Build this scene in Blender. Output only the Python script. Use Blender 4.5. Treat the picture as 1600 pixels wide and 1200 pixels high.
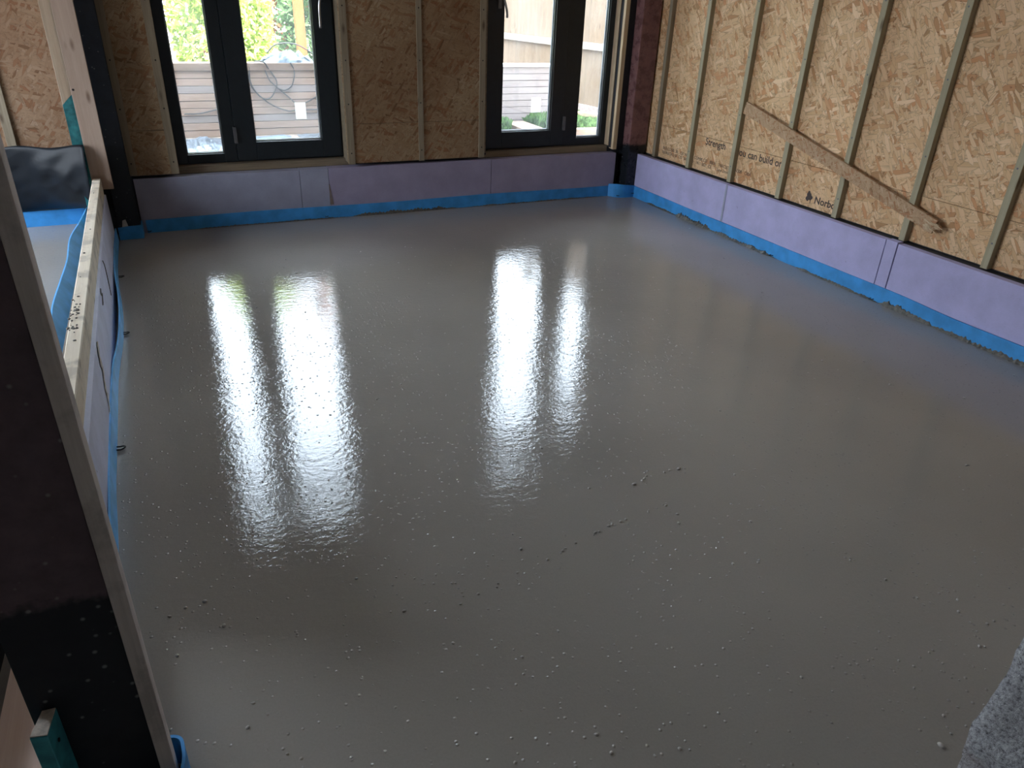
import bpy, bmesh, math, random
import numpy as np
from mathutils import Vector, Matrix

random.seed(7)
rng = np.random.default_rng(7)
D = bpy.data
for o in list(D.objects):
    D.objects.remove(o, do_unlink=True)
scn = bpy.context.scene
col = scn.collection

# ------------------------------------------------------------------ camera
YAW, PITCH, ROLL = 0.446616, 0.489422, 0.039305
CAM = Vector((-4.38158, -6.51284, 1.81553))
FPX = 1142.609
ca, sa = math.cos(YAW), math.sin(YAW)
fwd = Vector((sa*math.cos(PITCH), ca*math.cos(PITCH), -math.sin(PITCH)))
rgt = Vector((ca, -sa, 0.0))
upv = rgt.cross(fwd)
cr, sr = math.cos(ROLL), math.sin(ROLL)
R_ = rgt*cr + upv*sr
U_ = upv*cr - rgt*sr
cd = D.cameras.new('camera')
cam = D.objects.new('camera', cd)
col.objects.link(cam)
m = Matrix.Identity(4)
for i in range(3):
    m[i][0] = R_[i]; m[i][1] = U_[i]; m[i][2] = -fwd[i]; m[i][3] = CAM[i]
cam.matrix_world = m
cd.sensor_fit = 'HORIZONTAL'
cd.sensor_width = 36.0
cd.lens = FPX/1600*36.0
cd.clip_start = 0.02
cd.clip_end = 200
scn.camera = cam

# ------------------------------------------------------------------ world, sun, exposure
w = D.worlds.new('sky'); scn.world = w; w.use_nodes = True
nt = w.node_tree; nt.nodes.clear()
wo = nt.nodes.new('ShaderNodeOutputWorld'); wb = nt.nodes.new('ShaderNodeBackground')
tc = nt.nodes.new('ShaderNodeTexCoord'); sx = nt.nodes.new('ShaderNodeSeparateXYZ')
rp = nt.nodes.new('ShaderNodeValToRGB')
rp.color_ramp.elements[0].position = 0.0; rp.color_ramp.elements[0].color = (0.62, 0.67, 0.72, 1)
rp.color_ramp.elements[1].position = 0.7; rp.color_ramp.elements[1].color = (1.15, 1.32, 1.55, 1)
nt.links.new(tc.outputs['Generated'], sx.inputs[0]); nt.links.new(sx.outputs['Z'], rp.inputs[0])
nt.links.new(rp.outputs[0], wb.inputs[0]); nt.links.new(wb.outputs[0], wo.inputs[0])
wb.inputs[1].default_value = 9.0

def lamp(name, kind, energy, color, loc=(0, 0, 0), direction=(0, 0, -1)):
    l = D.lights.new(name, kind); l.energy = energy; l.color = color
    o = D.objects.new(name, l); col.objects.link(o); o.location = loc
    o.rotation_euler = Vector(direction).to_track_quat('-Z', 'Y').to_euler()
    return o
sun = lamp('sun', 'SUN', 14.0, (1.0, 0.93, 0.80), direction=(-0.02, 0.62, -0.95))
sun.data.angle = math.radians(3)

def portal(name, loc, direction, sxx, syy):
    o = lamp(name, 'AREA', 1.0, (1, 1, 1), loc, direction)
    o.data.shape = 'RECTANGLE'; o.data.size = sxx; o.data.size_y = syy
    o.data.cycles.is_portal = True
    return o
portal('window_daylight_portal', (-3.6, 0.30, 2.0), (0, -1, 0), 1.5, 3.2)
portal('window_daylight_portal', (-0.92, 0.30, 2.0), (0, -1, 0), 1.5, 3.2)
portal('added_side_opening_portal', (-8.0, -1.15, 1.75), (1, 0, 0), 1.9, 2.9)  # unseen side opening, added to light the right wall

scn.view_settings.view_transform = 'Standard'
scn.view_settings.look = 'None'
scn.view_settings.exposure = 1.1
scn.view_settings.gamma = 1.0
scn.view_settings.use_curve_mapping = False

# ------------------------------------------------------------------ helpers
def setp(o, label=None, cat=None, group=None, kind=None):
    if label: o['label'] = label
    if cat: o['category'] = cat
    if group: o['group'] = group
    if kind: o['kind'] = kind
    return o

def link_mesh(name, me, mat, parent=None, smooth=False):
    if mat is not None and not me.materials:
        me.materials.append(mat)
    if smooth:
        for p in me.polygons: p.use_smooth = True
    o = D.objects.new(name, me); col.objects.link(o)
    if parent: o.parent = parent
    return o

def empty(name, loc, rz=0.0):
    o = D.objects.new(name, None); col.objects.link(o)
    o.location = loc; o.rotation_euler = (0, 0, rz); o.empty_display_size = 0.1
    return o

def bm_box(bm, x0, x1, y0, y1, z0, z1, bev=0.0):
    vs = [bm.verts.new((x, y, z)) for x in (x0, x1) for y in (y0, y1) for z in (z0, z1)]
    F = [(0, 1, 3, 2), (4, 6, 7, 5), (0, 4, 5, 1), (2, 3, 7, 6), (0, 2, 6, 4), (1, 5, 7, 3)]
    fs = [bm.faces.new([vs[i] for i in f]) for f in F]
    if bev > 0:
        es = set()
        for f in fs: es.update(f.edges)
        bmesh.ops.bevel(bm, geom=list(es), offset=bev, segments=2, affect='EDGES', profile=0.6)
    return fs

def bm_hex(bm, P, bev=0.0):
    """P: 8 corners, bottom ring 0-3 counter-clockwise, top ring 4-7."""
    vs = [bm.verts.new(p) for p in P]
    F = [(3, 2, 1, 0), (4, 5, 6, 7), (0, 1, 5, 4), (1, 2, 6, 5), (2, 3, 7, 6), (3, 0, 4, 7)]
    fs = [bm.faces.new([vs[i] for i in f]) for f in F]
    if bev > 0:
        es = set()
        for f in fs: es.update(f.edges)
        bmesh.ops.bevel(bm, geom=list(es), offset=bev, segments=2, affect='EDGES', profile=0.6)

def fin(name, bm, mat, parent=None, smooth=False, origin=None):
    bmesh.ops.recalc_face_normals(bm, faces=bm.faces)
    me = D.meshes.new(name)
    if origin is not None:
        bmesh.ops.translate(bm, verts=bm.verts, vec=-Vector(origin))
    bm.to_mesh(me); bm.free()
    o = link_mesh(name, me, mat, parent, smooth)
    if origin is not None: o.location = origin
    return o

def box(name, b, mat, parent=None, bev=0.0, origin=None):
    bm = bmesh.new(); bm_box(bm, *b, bev=bev)
    return fin(name, bm, mat, parent, origin=origin)

def tube_bm(bm, pts, r, n=8):
    pts = [Vector(p) for p in pts]; rings = []
    for i, p in enumerate(pts):
        t = (pts[min(i+1, len(pts)-1)] - pts[max(i-1, 0)]).normalized()
        a = Vector((0, 0, 1)) if abs(t.z) < 0.9 else Vector((1, 0, 0))
        u = t.cross(a).normalized(); v = t.cross(u)
        rings.append([bm.verts.new(p + (u*math.cos(2*math.pi*k/n) + v*math.sin(2*math.pi*k/n))*r) for k in range(n)])
    for A, B in zip(rings[:-1], rings[1:]):
        for k in range(n):
            bm.faces.new((A[k], A[(k+1) % n], B[(k+1) % n], B[k]))
    bm.faces.new(rings[0]); bm.faces.new(rings[-1])

def spline(pts, n=10):
    pts = [Vector(p) for p in pts]; out = []
    P = [pts[0]] + pts + [pts[-1]]
    for i in range(1, len(P)-2):
        for k in range(n):
            t = k/n
            a, b, c, d = P[i-1], P[i], P[i+1], P[i+2]
            out.append(0.5*((2*b) + (c-a)*t + (2*a-5*b+4*c-d)*t*t + (3*b-a-3*c+d)*t**3))
    out.append(P[-2])
    return out

def interp(x, xs, ys):
    return float(np.interp(x, xs, ys))

# ------------------------------------------------------------------ materials
class N:
    def __init__(s, name):
        s.m = D.materials.new(name); s.m.use_nodes = True
        s.t = s.m.node_tree; s.t.nodes.clear()
        s.out = s.n('ShaderNodeOutputMaterial')
        s.co = s.n('ShaderNodeTexCoord').outputs['Object']
    def n(s, typ, **kw):
        x = s.t.nodes.new(typ)
        for k, v in kw.items(): setattr(x, k, v)
        return x
    def set(s, node, **kw):
        for k, v in kw.items():
            i = node.inputs[k.replace('_', ' ')]
            if hasattr(v, 'is_output') or isinstance(v, bpy.types.NodeSocket): s.t.links.new(v, i)
            else: i.default_value = v
        return node
    def link(s, a, b): s.t.links.new(a, b)
    def world_pos(s):
        return s.n('ShaderNodeNewGeometry').outputs['Position']
    def mapping(s, vec, scale=(1, 1, 1), rot=(0, 0, 0), loc=(0, 0, 0)):
        mp = s.n('ShaderNodeMapping')
        s.link(vec, mp.inputs['Vector'])
        mp.inputs['Scale'].default_value = scale; mp.inputs['Rotation'].default_value = rot
        mp.inputs['Location'].default_value = loc
        return mp.outputs[0]
    def noise(s, vec, scale, detail=4, rough=0.55, dist=0.0):
        x = s.n('ShaderNodeTexNoise'); s.link(vec, x.inputs['Vector'])
        x.inputs['Scale'].default_value = scale; x.inputs['Detail'].default_value = detail
        x.inputs['Roughness'].default_value = rough; x.inputs['Distortion'].default_value = dist
        return x
    def voro(s, vec, scale, feature='F1', rand=1.0):
        x = s.n('ShaderNodeTexVoronoi', feature=feature); s.link(vec, x.inputs['Vector'])
        x.inputs['Scale'].default_value = scale
        x.inputs['Randomness'].default_value = rand
        return x
    def ramp(s, fac, stops, interp='LINEAR'):
        x = s.n('ShaderNodeValToRGB'); s.link(fac, x.inputs[0])
        cr_ = x.color_ramp; cr_.interpolation = interp
        while len(cr_.elements) < len(stops): cr_.elements.new(0.5)
        for e, (p, c) in zip(cr_.elements, stops):
            e.position = p
            e.color = (c, c, c, 1) if not hasattr(c, '__len__') else (c[0], c[1], c[2], 1)
        return x.outputs[0]
    def mix(s, fac, a, b, blend='MIX'):
        x = s.n('ShaderNodeMix', data_type='RGBA', blend_type=blend)
        for i, v in ((0, fac), (6, a), (7, b)):
            if isinstance(v, bpy.types.NodeSocket): s.link(v, x.inputs[i])
            elif i == 0: x.inputs[0].default_value = v
            else: x.inputs[i].default_value = (v[0], v[1], v[2], 1)
        return x.outputs[2]
    def math(s, op, a, b=0.0, clamp=False):
        x = s.n('ShaderNodeMath', operation=op, use_clamp=clamp)
        for i, v in ((0, a), (1, b)):
            if isinstance(v, bpy.types.NodeSocket): s.link(v, x.inputs[i])
            else: x.inputs[i].default_value = v
        return x.outputs[0]
    def bump(s, h, strength=0.3, dist=0.01, normal=None):
        x = s.n('ShaderNodeBump'); s.link(h, x.inputs['Height'])
        x.inputs['Strength'].default_value = strength; x.inputs['Distance'].default_value = dist
        if normal is not None: s.link(normal, x.inputs['Normal'])
        return x.outputs[0]
    def bsdf(s, color, rough=0.6, metallic=0.0, spec=0.5, normal=None, ior=1.45, coat=0.0, trans=0.0):
        b = s.n('ShaderNodeBsdfPrincipled')
        for k, v in (('Base Color', color), ('Roughness', rough), ('Metallic', metallic)):
            if isinstance(v, bpy.types.NodeSocket): s.link(v, b.inputs[k])
            elif k == 'Base Color': b.inputs[k].default_value = (v[0], v[1], v[2], 1)
            else: b.inputs[k].default_value = v
        b.inputs['Specular IOR Level'].default_value = spec; b.inputs['IOR'].default_value = ior
        b.inputs['Coat Weight'].default_value = coat
        if normal is not None: s.link(normal, b.inputs['Normal'])
        s.link(b.outputs[0], s.out.inputs[0])
        s.b = b
        return b

def mat_osb(name, plane, tint=(1, 1, 1), contrast=1.0, scale=1.0, seed=0.0, stain=0.25, warm=0.0):
    """strand board: stretched random cells at several angles laid over one another"""
    g = N(name)
    sep = g.n('ShaderNodeSeparateXYZ'); g.link(g.world_pos(), sep.inputs[0])
    cmb = g.n('ShaderNodeCombineXYZ')
    a, b = {'yz': (1, 2), 'xz': (0, 2), 'xy': (0, 1)}[plane]
    g.link(sep.outputs[a], cmb.inputs[0]); g.link(sep.outputs[b], cmb.inputs[1])
    cmb.inputs[2].default_value = seed
    base = cmb.outputs[0]
    wn = g.noise(base, 9*scale, 3)
    warp = g.n('ShaderNodeVectorMath', operation='MULTIPLY_ADD')
    g.link(wn.outputs['Color'], warp.inputs[0]); warp.inputs[1].default_value = (0.012, 0.012, 0.0)
    g.link(base, warp.inputs[2])
    v = warp.outputs[0]
    light, mid, dark, red = (0.72, 0.56, 0.36), (0.60, 0.43, 0.25), (0.40, 0.26, 0.13), (0.58, 0.33, 0.17)
    colr = None
    hgt = None
    layers = [(0.3, 11, 34, 0.0), (-0.5, 9, 30, 0.5), (1.25, 10, 38, 0.5), (0.75, 10, 42, 0.55), (-1.0, 12, 44, 0.6), (0.25, 8, 40, 0.62), (2.2, 13, 50, 0.66)]
    for i, (ang, sxx, syy, thr) in enumerate(layers):
        mv = g.mapping(v, rot=(0, 0, ang), loc=(3.1*i, 1.7*i, 0))
        mv = g.mapping(mv, scale=(sxx*scale, syy*scale, 1))
        vo = g.voro(mv, 1.0)
        ed = g.voro(mv, 1.0, 'DISTANCE_TO_EDGE')
        sc = g.n('ShaderNodeSeparateColor'); g.link(vo.outputs['Color'], sc.inputs[0])
        c = g.ramp(sc.outputs[0], [(0.0, dark), (0.08, red), (0.22, mid), (0.6, light), (0.85, (0.66, 0.50, 0.31)), (1.0, (0.80, 0.66, 0.46))])
        # long fine grain inside each strand
        gm = g.mapping(mv, scale=(0.8, 5, 1))
        gn = g.noise(gm, 1.6, 2)
        c = g.mix(0.35, c, g.ramp(gn.outputs[0], [(0.3, 0.62), (0.7, 1.0)]), 'MULTIPLY')
        edge = g.ramp(ed.outputs['Distance'], [(0.0, 0.55), (0.07, 1.0)])  # dark rim paints a small shadow at each strand edge
        c = g.mix(0.6*contrast, c, edge, 'MULTIPLY')
        if colr is None:
            colr = c; hgt = sc.outputs[1]
        else:
            mk = g.math('GREATER_THAN', sc.outputs[2], thr if thr else 0.5)
            colr = g.mix(mk, colr, c)
            hm = g.n('ShaderNodeMix', data_type='FLOAT')
            g.link(mk, hm.inputs[0]); g.link(hgt, hm.inputs[2]); g.link(sc.outputs[1], hm.inputs[3])
            hgt = hm.outputs[0]
    big = g.noise(base, 1.3, 4)
    colr = g.mix(stain, colr, g.ramp(big.outputs[0], [(0.3, (0.62, 0.50, 0.42)), (0.62, (1, 1, 1))]), 'MULTIPLY')
    fleck = g.noise(g.mapping(base, scale=(0.5, 1.3, 1), rot=(0, 0, 0.4)), 60, 3)
    colr = g.mix(0.7, colr, g.ramp(fleck.outputs[0], [(0.30, (0.35, 0.22, 0.14)), (0.37, (1, 1, 1))]), 'MULTIPLY')
    colr = g.mix(1.0, colr, tint, 'MULTIPLY')
    g.bsdf(colr, 0.62, spec=0.35, normal=g.bump(hgt, 0.25, 0.003))
    return g.m

def mat_wood(name, c1, c2, axis='z', rough=0.7, ring=26, knots=True, dirt=0.0, spec=0.3):
    g = N(name)
    base = g.world_pos()
    st = {'z': (ring, ring, 1.4), 'y': (ring, 1.4, ring), 'x': (1.4, ring, ring)}[axis]
    mv = g.mapping(base, scale=st)
    n1 = g.noise(mv, 1.0, 4, 0.6, 0.4)
    n2 = g.noise(mv, 5.0, 3, 0.7)
    f = g.mix(0.35, n1.outputs[0], n2.outputs[0])
    c = g.ramp(f, [(0.32, c2), (0.62, c1)])
    if knots:
        kst = {'z': (9, 9, 3.0), 'y': (9, 3.0, 9), 'x': (3.0, 9, 9)}[axis]
        kv = g.voro(g.mapping(base, scale=kst), 1.0)
        c = g.mix(g.ramp(kv.outputs['Distance'], [(0.05, 0.8), (0.16, 0.0)]), c, (c2[0]*0.4, c2[1]*0.33, c2[2]*0.3))
    if dirt > 0:
        dn = g.noise(base, 7, 5, 0.65)
        c = g.mix(g.ramp(dn.outputs[0], [(0.5, 0.0), (0.62, dirt)]), c, (0.10, 0.095, 0.09))
    g.bsdf(c, rough, spec=spec, normal=g.bump(f, 0.2, 0.002))
    return g.m

def mat_plain(name, c, rough=0.5, metallic=0.0, spec=0.5, nscale=20, namt=0.12, bump=0.0, coat=0.0):
    g = N(name)
    n = g.noise(g.world_pos(), nscale, 4)
    cc = g.mix(g.ramp(n.outputs[0], [(0.35, 0.0), (0.65, 1.0)]), tuple(x*(1-namt) for x in c), tuple(min(1, x*(1+namt)) for x in c))
    nm = g.bump(n.outputs[0], bump, 0.004) if bump else None
    g.bsdf(cc, rough, metallic, spec, normal=nm, coat=coat)
    return g.m

def mat_screed(name):
    g = N(name); p = g.world_pos()
    big = g.noise(p, 0.55, 4, 0.5)
    c = g.mix(g.ramp(big.outputs[0], [(0.35, 0.0), (0.65, 1.0)]), (0.27, 0.25, 0.228), (0.325, 0.303, 0.278))
    fine = g.noise(p, 140, 3, 0.6)
    c = g.mix(0.25, c, g.ramp(fine.outputs[0], [(0.3, 0.7), (0.7, 1.0)]), 'MULTIPLY')
    # gritty skin: fine orange-peel with sparse grains and faint drag marks
    h1 = g.noise(p, 44, 3, 0.65).outputs[0]
    h2 = g.noise(g.mapping(p, scale=(1, 1.8, 1), rot=(0, 0, 0.5)), 17, 2, 0.5).outputs[0]
    h3 = g.noise(p, 2.2, 2, 0.5).outputs[0]
    vo = g.voro(p, 30)
    sc = g.n('ShaderNodeSeparateColor'); g.link(vo.outputs['Color'], sc.inputs[0])
    dome = g.ramp(vo.outputs['Distance'], [(0.0, 1.0), (0.13, 0.0)])
    clus = g.ramp(g.noise(p, 1.6, 3).outputs[0], [(0.42, 0.94), (0.64, 0.62)])
    mask = g.math('GREATER_THAN', sc.outputs[0], clus)
    grains = g.math('MULTIPLY', dome, mask)
    v2 = g.voro(p, 48); s2 = g.n('ShaderNodeSeparateColor'); g.link(v2.outputs['Color'], s2.inputs[0])
    pim = g.math('MULTIPLY', g.ramp(v2.outputs['Distance'], [(0.0, 1.0), (0.28, 0.0)]), g.math('GREATER_THAN', s2.outputs[0], clus))
    nrm = g.bump(h3, 0.05, 0.05)
    nrm = g.bump(h2, 0.14, 0.006, nrm)
    nrm = g.bump(h1, 0.30, 0.0026, nrm)
    nrm = g.bump(pim, 0.8, 0.0030, nrm)
    nrm = g.bump(grains, 0.6, 0.004, nrm)
    rr = g.ramp(g.noise(p, 3, 3).outputs[0], [(0.3, 0.03), (0.7, 0.06)])
    b = g.bsdf(c, rr, spec=0.5, normal=nrm, ior=1.36)
    return g.m

def mat_xps(name, c):
    g = N(name); p = g.world_pos()
    n = g.noise(p, 5, 5, 0.6); f = g.noise(g.mapping(p, scale=(1, 1, 3)), 60, 2)
    cc = g.mix(g.ramp(n.outputs[0], [(0.35, 0.0), (0.65, 1.0)]), tuple(x*0.90 for x in c), tuple(min(1, x*1.06) for x in c))
    cc = g.mix(0.25, cc, g.ramp(f.outputs[0], [(0.3, 0.80), (0.7, 1.0)]), 'MULTIPLY')
    dn = g.noise(p, 24, 3, 0.6, 0.6)
    cc = g.mix(g.ramp(dn.outputs[0], [(0.26, 0.5), (0.30, 0.0)]), cc, (0.22, 0.20, 0.30))
    g.bsdf(cc, 0.65, spec=0.3, normal=g.bump(dn.outputs[0], 0.15, 0.004))
    return g.m

def mat_steel(name, primer, bitumen, zline, amp=0.06, spots=0.35, rr=(0.42, 0.62)):
    """primer paint above, bitumen coating with concrete spatter below an uneven line"""
    g = N(name); p = g.world_pos()
    sep = g.n('ShaderNodeSeparateXYZ'); g.link(p, sep.inputs[0])
    n = g.noise(p, 9, 4, 0.6)
    zz = g.math('ADD', sep.outputs[2], g.math('MULTIPLY', g.math('SUBTRACT', n.outputs[0], 0.5), amp*4))
    f = g.ramp(g.math('SUBTRACT', zz, zline-0.5), [(0.485, 0.0), (0.515, 1.0)])
    pn = g.noise(p, 14, 5, 0.65)
    pc = g.mix(g.ramp(pn.outputs[0], [(0.35, 0.0), (0.7, 1.0)]), tuple(x*0.75 for x in primer), tuple(x*1.25 for x in primer))
    c = g.mix(f, bitumen, pc)
    vo = g.voro(p, 38); sc = g.n('ShaderNodeSeparateColor'); g.link(vo.outputs['Color'], sc.inputs[0])
    sp = g.math('MULTIPLY', g.ramp(vo.outputs['Distance'], [(0.16, 1.0), (0.27, 0.0)]), g.math('GREATER_THAN', sc.outputs[1], 0.80))
    c = g.mix(g.math('MULTIPLY', sp, spots), c, (0.55, 0.55, 0.56))
    r = g.ramp(pn.outputs[0], [(0.3, rr[0]), (0.7, rr[1])])
    g.bsdf(c, r, spec=0.45, normal=g.bump(pn.outputs[0], 0.15, 0.003))
    return g.m

M = {}
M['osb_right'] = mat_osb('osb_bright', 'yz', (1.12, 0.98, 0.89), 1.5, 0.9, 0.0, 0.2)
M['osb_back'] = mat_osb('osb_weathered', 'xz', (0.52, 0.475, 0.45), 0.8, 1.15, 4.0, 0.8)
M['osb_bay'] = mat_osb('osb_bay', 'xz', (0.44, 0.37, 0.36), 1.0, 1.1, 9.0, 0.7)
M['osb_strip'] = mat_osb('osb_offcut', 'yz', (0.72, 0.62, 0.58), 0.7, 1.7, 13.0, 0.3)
M['osb_edge'] = mat_wood('osb_edge', (0.62, 0.48, 0.32), (0.42, 0.30, 0.18), 'z', knots=False)
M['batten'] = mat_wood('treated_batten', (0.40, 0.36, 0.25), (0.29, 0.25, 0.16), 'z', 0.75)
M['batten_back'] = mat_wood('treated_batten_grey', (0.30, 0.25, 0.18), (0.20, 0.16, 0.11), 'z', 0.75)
M['pine'] = mat_wood('pale_pine', (0.82, 0.75, 0.62), (0.66, 0.57, 0.44), 'y', 0.7, 30, True, 0.35)
M['pine_z'] = mat_wood('lit_pine_upright', (0.74, 0.66, 0.54), (0.58, 0.48, 0.36), 'z', 0.7, 30, True)  # paler wood stands in for light falling on the stud
M['board_z'] = mat_wood('pink_timber', (0.46, 0.35, 0.28), (0.37, 0.27, 0.21), 'z', 0.75, 20, True)
M['sill'] = mat_wood('wet_sill_timber', (0.24, 0.19, 0.13), (0.13, 0.10, 0.07), 'x', 0.6, 24, False)
M['grey_timber'] = mat_wood('grey_timber', (0.62, 0.57, 0.54), (0.45, 0.41, 0.39), 'z', 0.75, 34, True, 0.3)
M['jamb'] = mat_wood('jamb_timber', (0.66, 0.52, 0.34), (0.46, 0.33, 0.2), 'z', 0.7, 30, False)
M['teal'] = mat_plain('teal_paint', (0.04, 0.29, 0.35), 0.55, namt=0.35, nscale=16)
M['raw_end'] = mat_plain('raw_timber_end', (0.55, 0.50, 0.44), 0.8, namt=0.25, nscale=60, bump=0.4)
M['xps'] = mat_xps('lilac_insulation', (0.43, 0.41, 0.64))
M['xps_lit'] = mat_xps('lit_lilac_insulation', (0.68, 0.72, 0.90))  # lighter copy of the lilac, brightness of the lit partition painted in
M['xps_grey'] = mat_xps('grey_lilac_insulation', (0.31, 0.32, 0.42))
M['xps_back'] = mat_xps('dark_lilac_insulation', (0.32, 0.29, 0.41))  # darker, greyer lilac for two back wall boards
M['foam'] = mat_plain('blue_foam', (0.045, 0.27, 0.62), 0.5, spec=0.4, nscale=8, namt=0.15, bump=0.15)
M['foam_lit'] = mat_plain('lit_blue_foam', (0.12, 0.42, 0.80), 0.5, spec=0.4, nscale=8, namt=0.15, bump=0.15)  # lighter copy of the foam, painting in the light it catches
M['screed'] = mat_screed('wet_screed')
M['splash'] = mat_plain('screed_splash', (0.085, 0.078, 0.066), 0.5, nscale=60, namt=0.4, bump=0.8)
M['frame'] = mat_plain('anthracite_frame', (0.012, 0.017, 0.022), 0.42, namt=0.12, spec=0.5)
M['gasket'] = mat_plain('grey_glazing_bead', (0.10, 0.11, 0.12), 0.4)
M['rubber'] = mat_plain('black_rubber', (0.012, 0.012, 0.013), 0.6)
M['chrome'] = mat_plain('satin_steel', (0.55, 0.55, 0.56), 0.28, metallic=1.0, namt=0.05)
M['hinge'] = mat_plain('dull_hinge_metal', (0.16, 0.16, 0.17), 0.45, metallic=0.6)
M['sticker'] = None
M['ink'] = mat_plain('dark_ink', (0.06, 0.045, 0.04), 0.8)
M['hole'] = mat_plain('dark_gap', (0.02, 0.018, 0.02), 0.9)
M['steel_post'] = mat_steel('red_primer_and_bitumen', (0.12, 0.085, 0.10), (0.010, 0.012, 0.018), 0.70, 0.05, 0.30)
M['steel_left'] = mat_steel('blue_black_steel', (0.020, 0.026, 0.038), (0.012, 0.016, 0.022), 0.7, 0.05, 0.25)
M['steel_right'] = mat_steel('red_oxide_and_bitumen', (0.22, 0.11, 0.11), (0.012, 0.014, 0.018), 0.52, 0.03, 0.30, (0.22, 0.36))
M['plastic'] = mat_plain('black_polythene', (0.006, 0.008, 0.011), 0.45, spec=0.14, nscale=5, namt=0.2)
M['ceiling'] = mat_plain('ceiling_board', (0.48, 0.42, 0.36), 0.8, nscale=3)
M['dark_wall'] = mat_plain('grey_blockwork_plain', (0.22, 0.20, 0.18), 0.85, nscale=6, bump=0.2)
M['rear_bounce'] = mat_plain('pale_bounce_finish', (0.72, 0.70, 0.67), 0.9, nscale=3)  # unseen rear wall made pale to bounce light into the room
M['black_wall'] = mat_plain('dark_backing', (0.03, 0.03, 0.035), 0.8)  # black tone paints the shade inside the gaps between boards
M['paper'] = mat_plain('white_scrap', (0.5, 0.5, 0.47), 0.7)
M['cable'] = mat_plain('black_cable', (0.012, 0.012, 0.013), 0.5)
M['tarp'] = mat_plain('blue_grey_tarp', (0.075, 0.10, 0.125), 0.4, nscale=6, namt=0.3)
M['sheet'] = mat_plain('grey_polythene', (0.05, 0.06, 0.07), 0.35, nscale=5, namt=0.5)
M['sleeper'] = mat_wood('weathered_sleeper', (0.24, 0.165, 0.125), (0.17, 0.115, 0.085), 'x', 0.85, 22, False)
M['sleeper_dark'] = mat_wood('weathered_sleeper_cap', (0.16, 0.11, 0.08), (0.10, 0.065, 0.045), 'x', 0.85, 22, False)
M['sleeper_grey'] = mat_wood('silvered_sleeper', (0.20, 0.165, 0.15), (0.145, 0.115, 0.105), 'x', 0.85, 22, False)
M['fence'] = mat_wood('featheredge_board', (0.15, 0.105, 0.068), (0.10, 0.066, 0.040), 'z', 0.8, 12, True)
M['rail'] = mat_wood('fence_rail', (0.21, 0.18, 0.145), (0.16, 0.135, 0.105), 'y', 0.8, 12, False)
M['orange'] = mat_wood('orange_stained_post', (0.34, 0.105, 0.035), (0.27, 0.075, 0.02), 'z', 0.7, 14, False)
M['white_cap'] = mat_plain('white_coping', (0.80, 0.80, 0.78), 0.7, namt=0.04)
M['soil'] = mat_plain('soil', (0.16, 0.12, 0.09), 0.95, nscale=25, namt=0.4, bump=0.6)

def mat_block():
    g = N('broken_blockwork'); p = g.world_pos()
    n = g.noise(p, 130, 5, 0.7); b = g.noise(p, 6, 3)
    c = g.ramp(n.outputs[0], [(0.32, (0.08, 0.08, 0.085)), (0.46, (0.28, 0.285, 0.30)), (0.62, (0.42, 0.43, 0.45))])
    c = g.mix(g.ramp(b.outputs[0], [(0.5, 0.0), (0.66, 0.45)]), c, (0.38, 0.30, 0.26))
    vo = g.voro(p, 9); sc = g.n('ShaderNodeSeparateColor'); g.link(vo.outputs['Color'], sc.inputs[0])
    red = g.math('MULTIPLY', g.ramp(vo.outputs['Distance'], [(0.12, 1.0), (0.3, 0.0)]), g.math('GREATER_THAN', sc.outputs[0], 0.8))
    c = g.mix(g.math('MULTIPLY', red, 0.6), c, (0.30, 0.15, 0.12))
    g.bsdf(c, 0.9, spec=0.2, normal=g.bump(n.outputs[0], 0.8, 0.008))
    return g.m
M['block'] = mat_block()

def mat_glass():
    g = N('window_glass')
    tr = g.n('ShaderNodeBsdfTransparent'); gl = g.n('ShaderNodeBsdfGlossy'); mx = g.n('ShaderNodeMixShader')
    fr = g.n('ShaderNodeFresnel'); fr.inputs[0].default_value = 1.5
    tr.inputs[0].default_value = (0.93, 0.95, 0.95, 1); gl.inputs['Roughness'].default_value = 0.01
    f = g.math('MULTIPLY', fr.outputs[0], 1.0)
    g.link(f, mx.inputs[0]); g.link(tr.outputs[0], mx.inputs[1]); g.link(gl.outputs[0], mx.inputs[2])
    df = g.n('ShaderNodeBsdfTranslucent'); df.inputs[0].default_value = (0.9, 0.93, 0.95, 1)
    mx2 = g.n('ShaderNodeMixShader')
    dn = g.noise(g.world_pos(), 2.5, 4)
    g.link(g.ramp(dn.outputs[0], [(0.35, 0.008), (0.75, 0.035)]), mx2.inputs[0])
    g.link(mx.outputs[0], mx2.inputs[1]); g.link(df.outputs[0], mx2.inputs[2])
    g.link(mx2.outputs[0], g.out.inputs[0])
    return g.m
M['glass'] = mat_glass()

def mat_leaf(name, c1, c2):
    g = N(name); n = g.noise(g.world_pos(), 3.0, 4)
    f = g.noise(g.world_pos(), 30, 2)
    c = g.ramp(g.mix(0.5, n.outputs[0], f.outputs[0]), [(0.38, c2), (0.62, c1)])
    d = g.n('ShaderNodeBsdfDiffuse'); t = g.n('ShaderNodeBsdfTranslucent'); mx = g.n('ShaderNodeMixShader')
    g.link(c, d.inputs[0]); g.link(c, t.inputs[0]); mx.inputs[0].default_value = 0.4
    g.link(d.outputs[0], mx.inputs[1]); g.link(t.outputs[0], mx.inputs[2]); g.link(mx.outputs[0], g.out.inputs[0])
    return g.m
M['sticker'] = mat_leaf('white_paper_sticker', (0.9, 0.9, 0.88), (0.86, 0.86, 0.84))
M['leaf_y'] = mat_leaf('yellow_green_leaf', (0.66, 0.74, 0.24), (0.30, 0.42, 0.08))
M['leaf_g'] = mat_leaf('mid_green_leaf', (0.19, 0.28, 0.14), (0.08, 0.14, 0.055))
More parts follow.
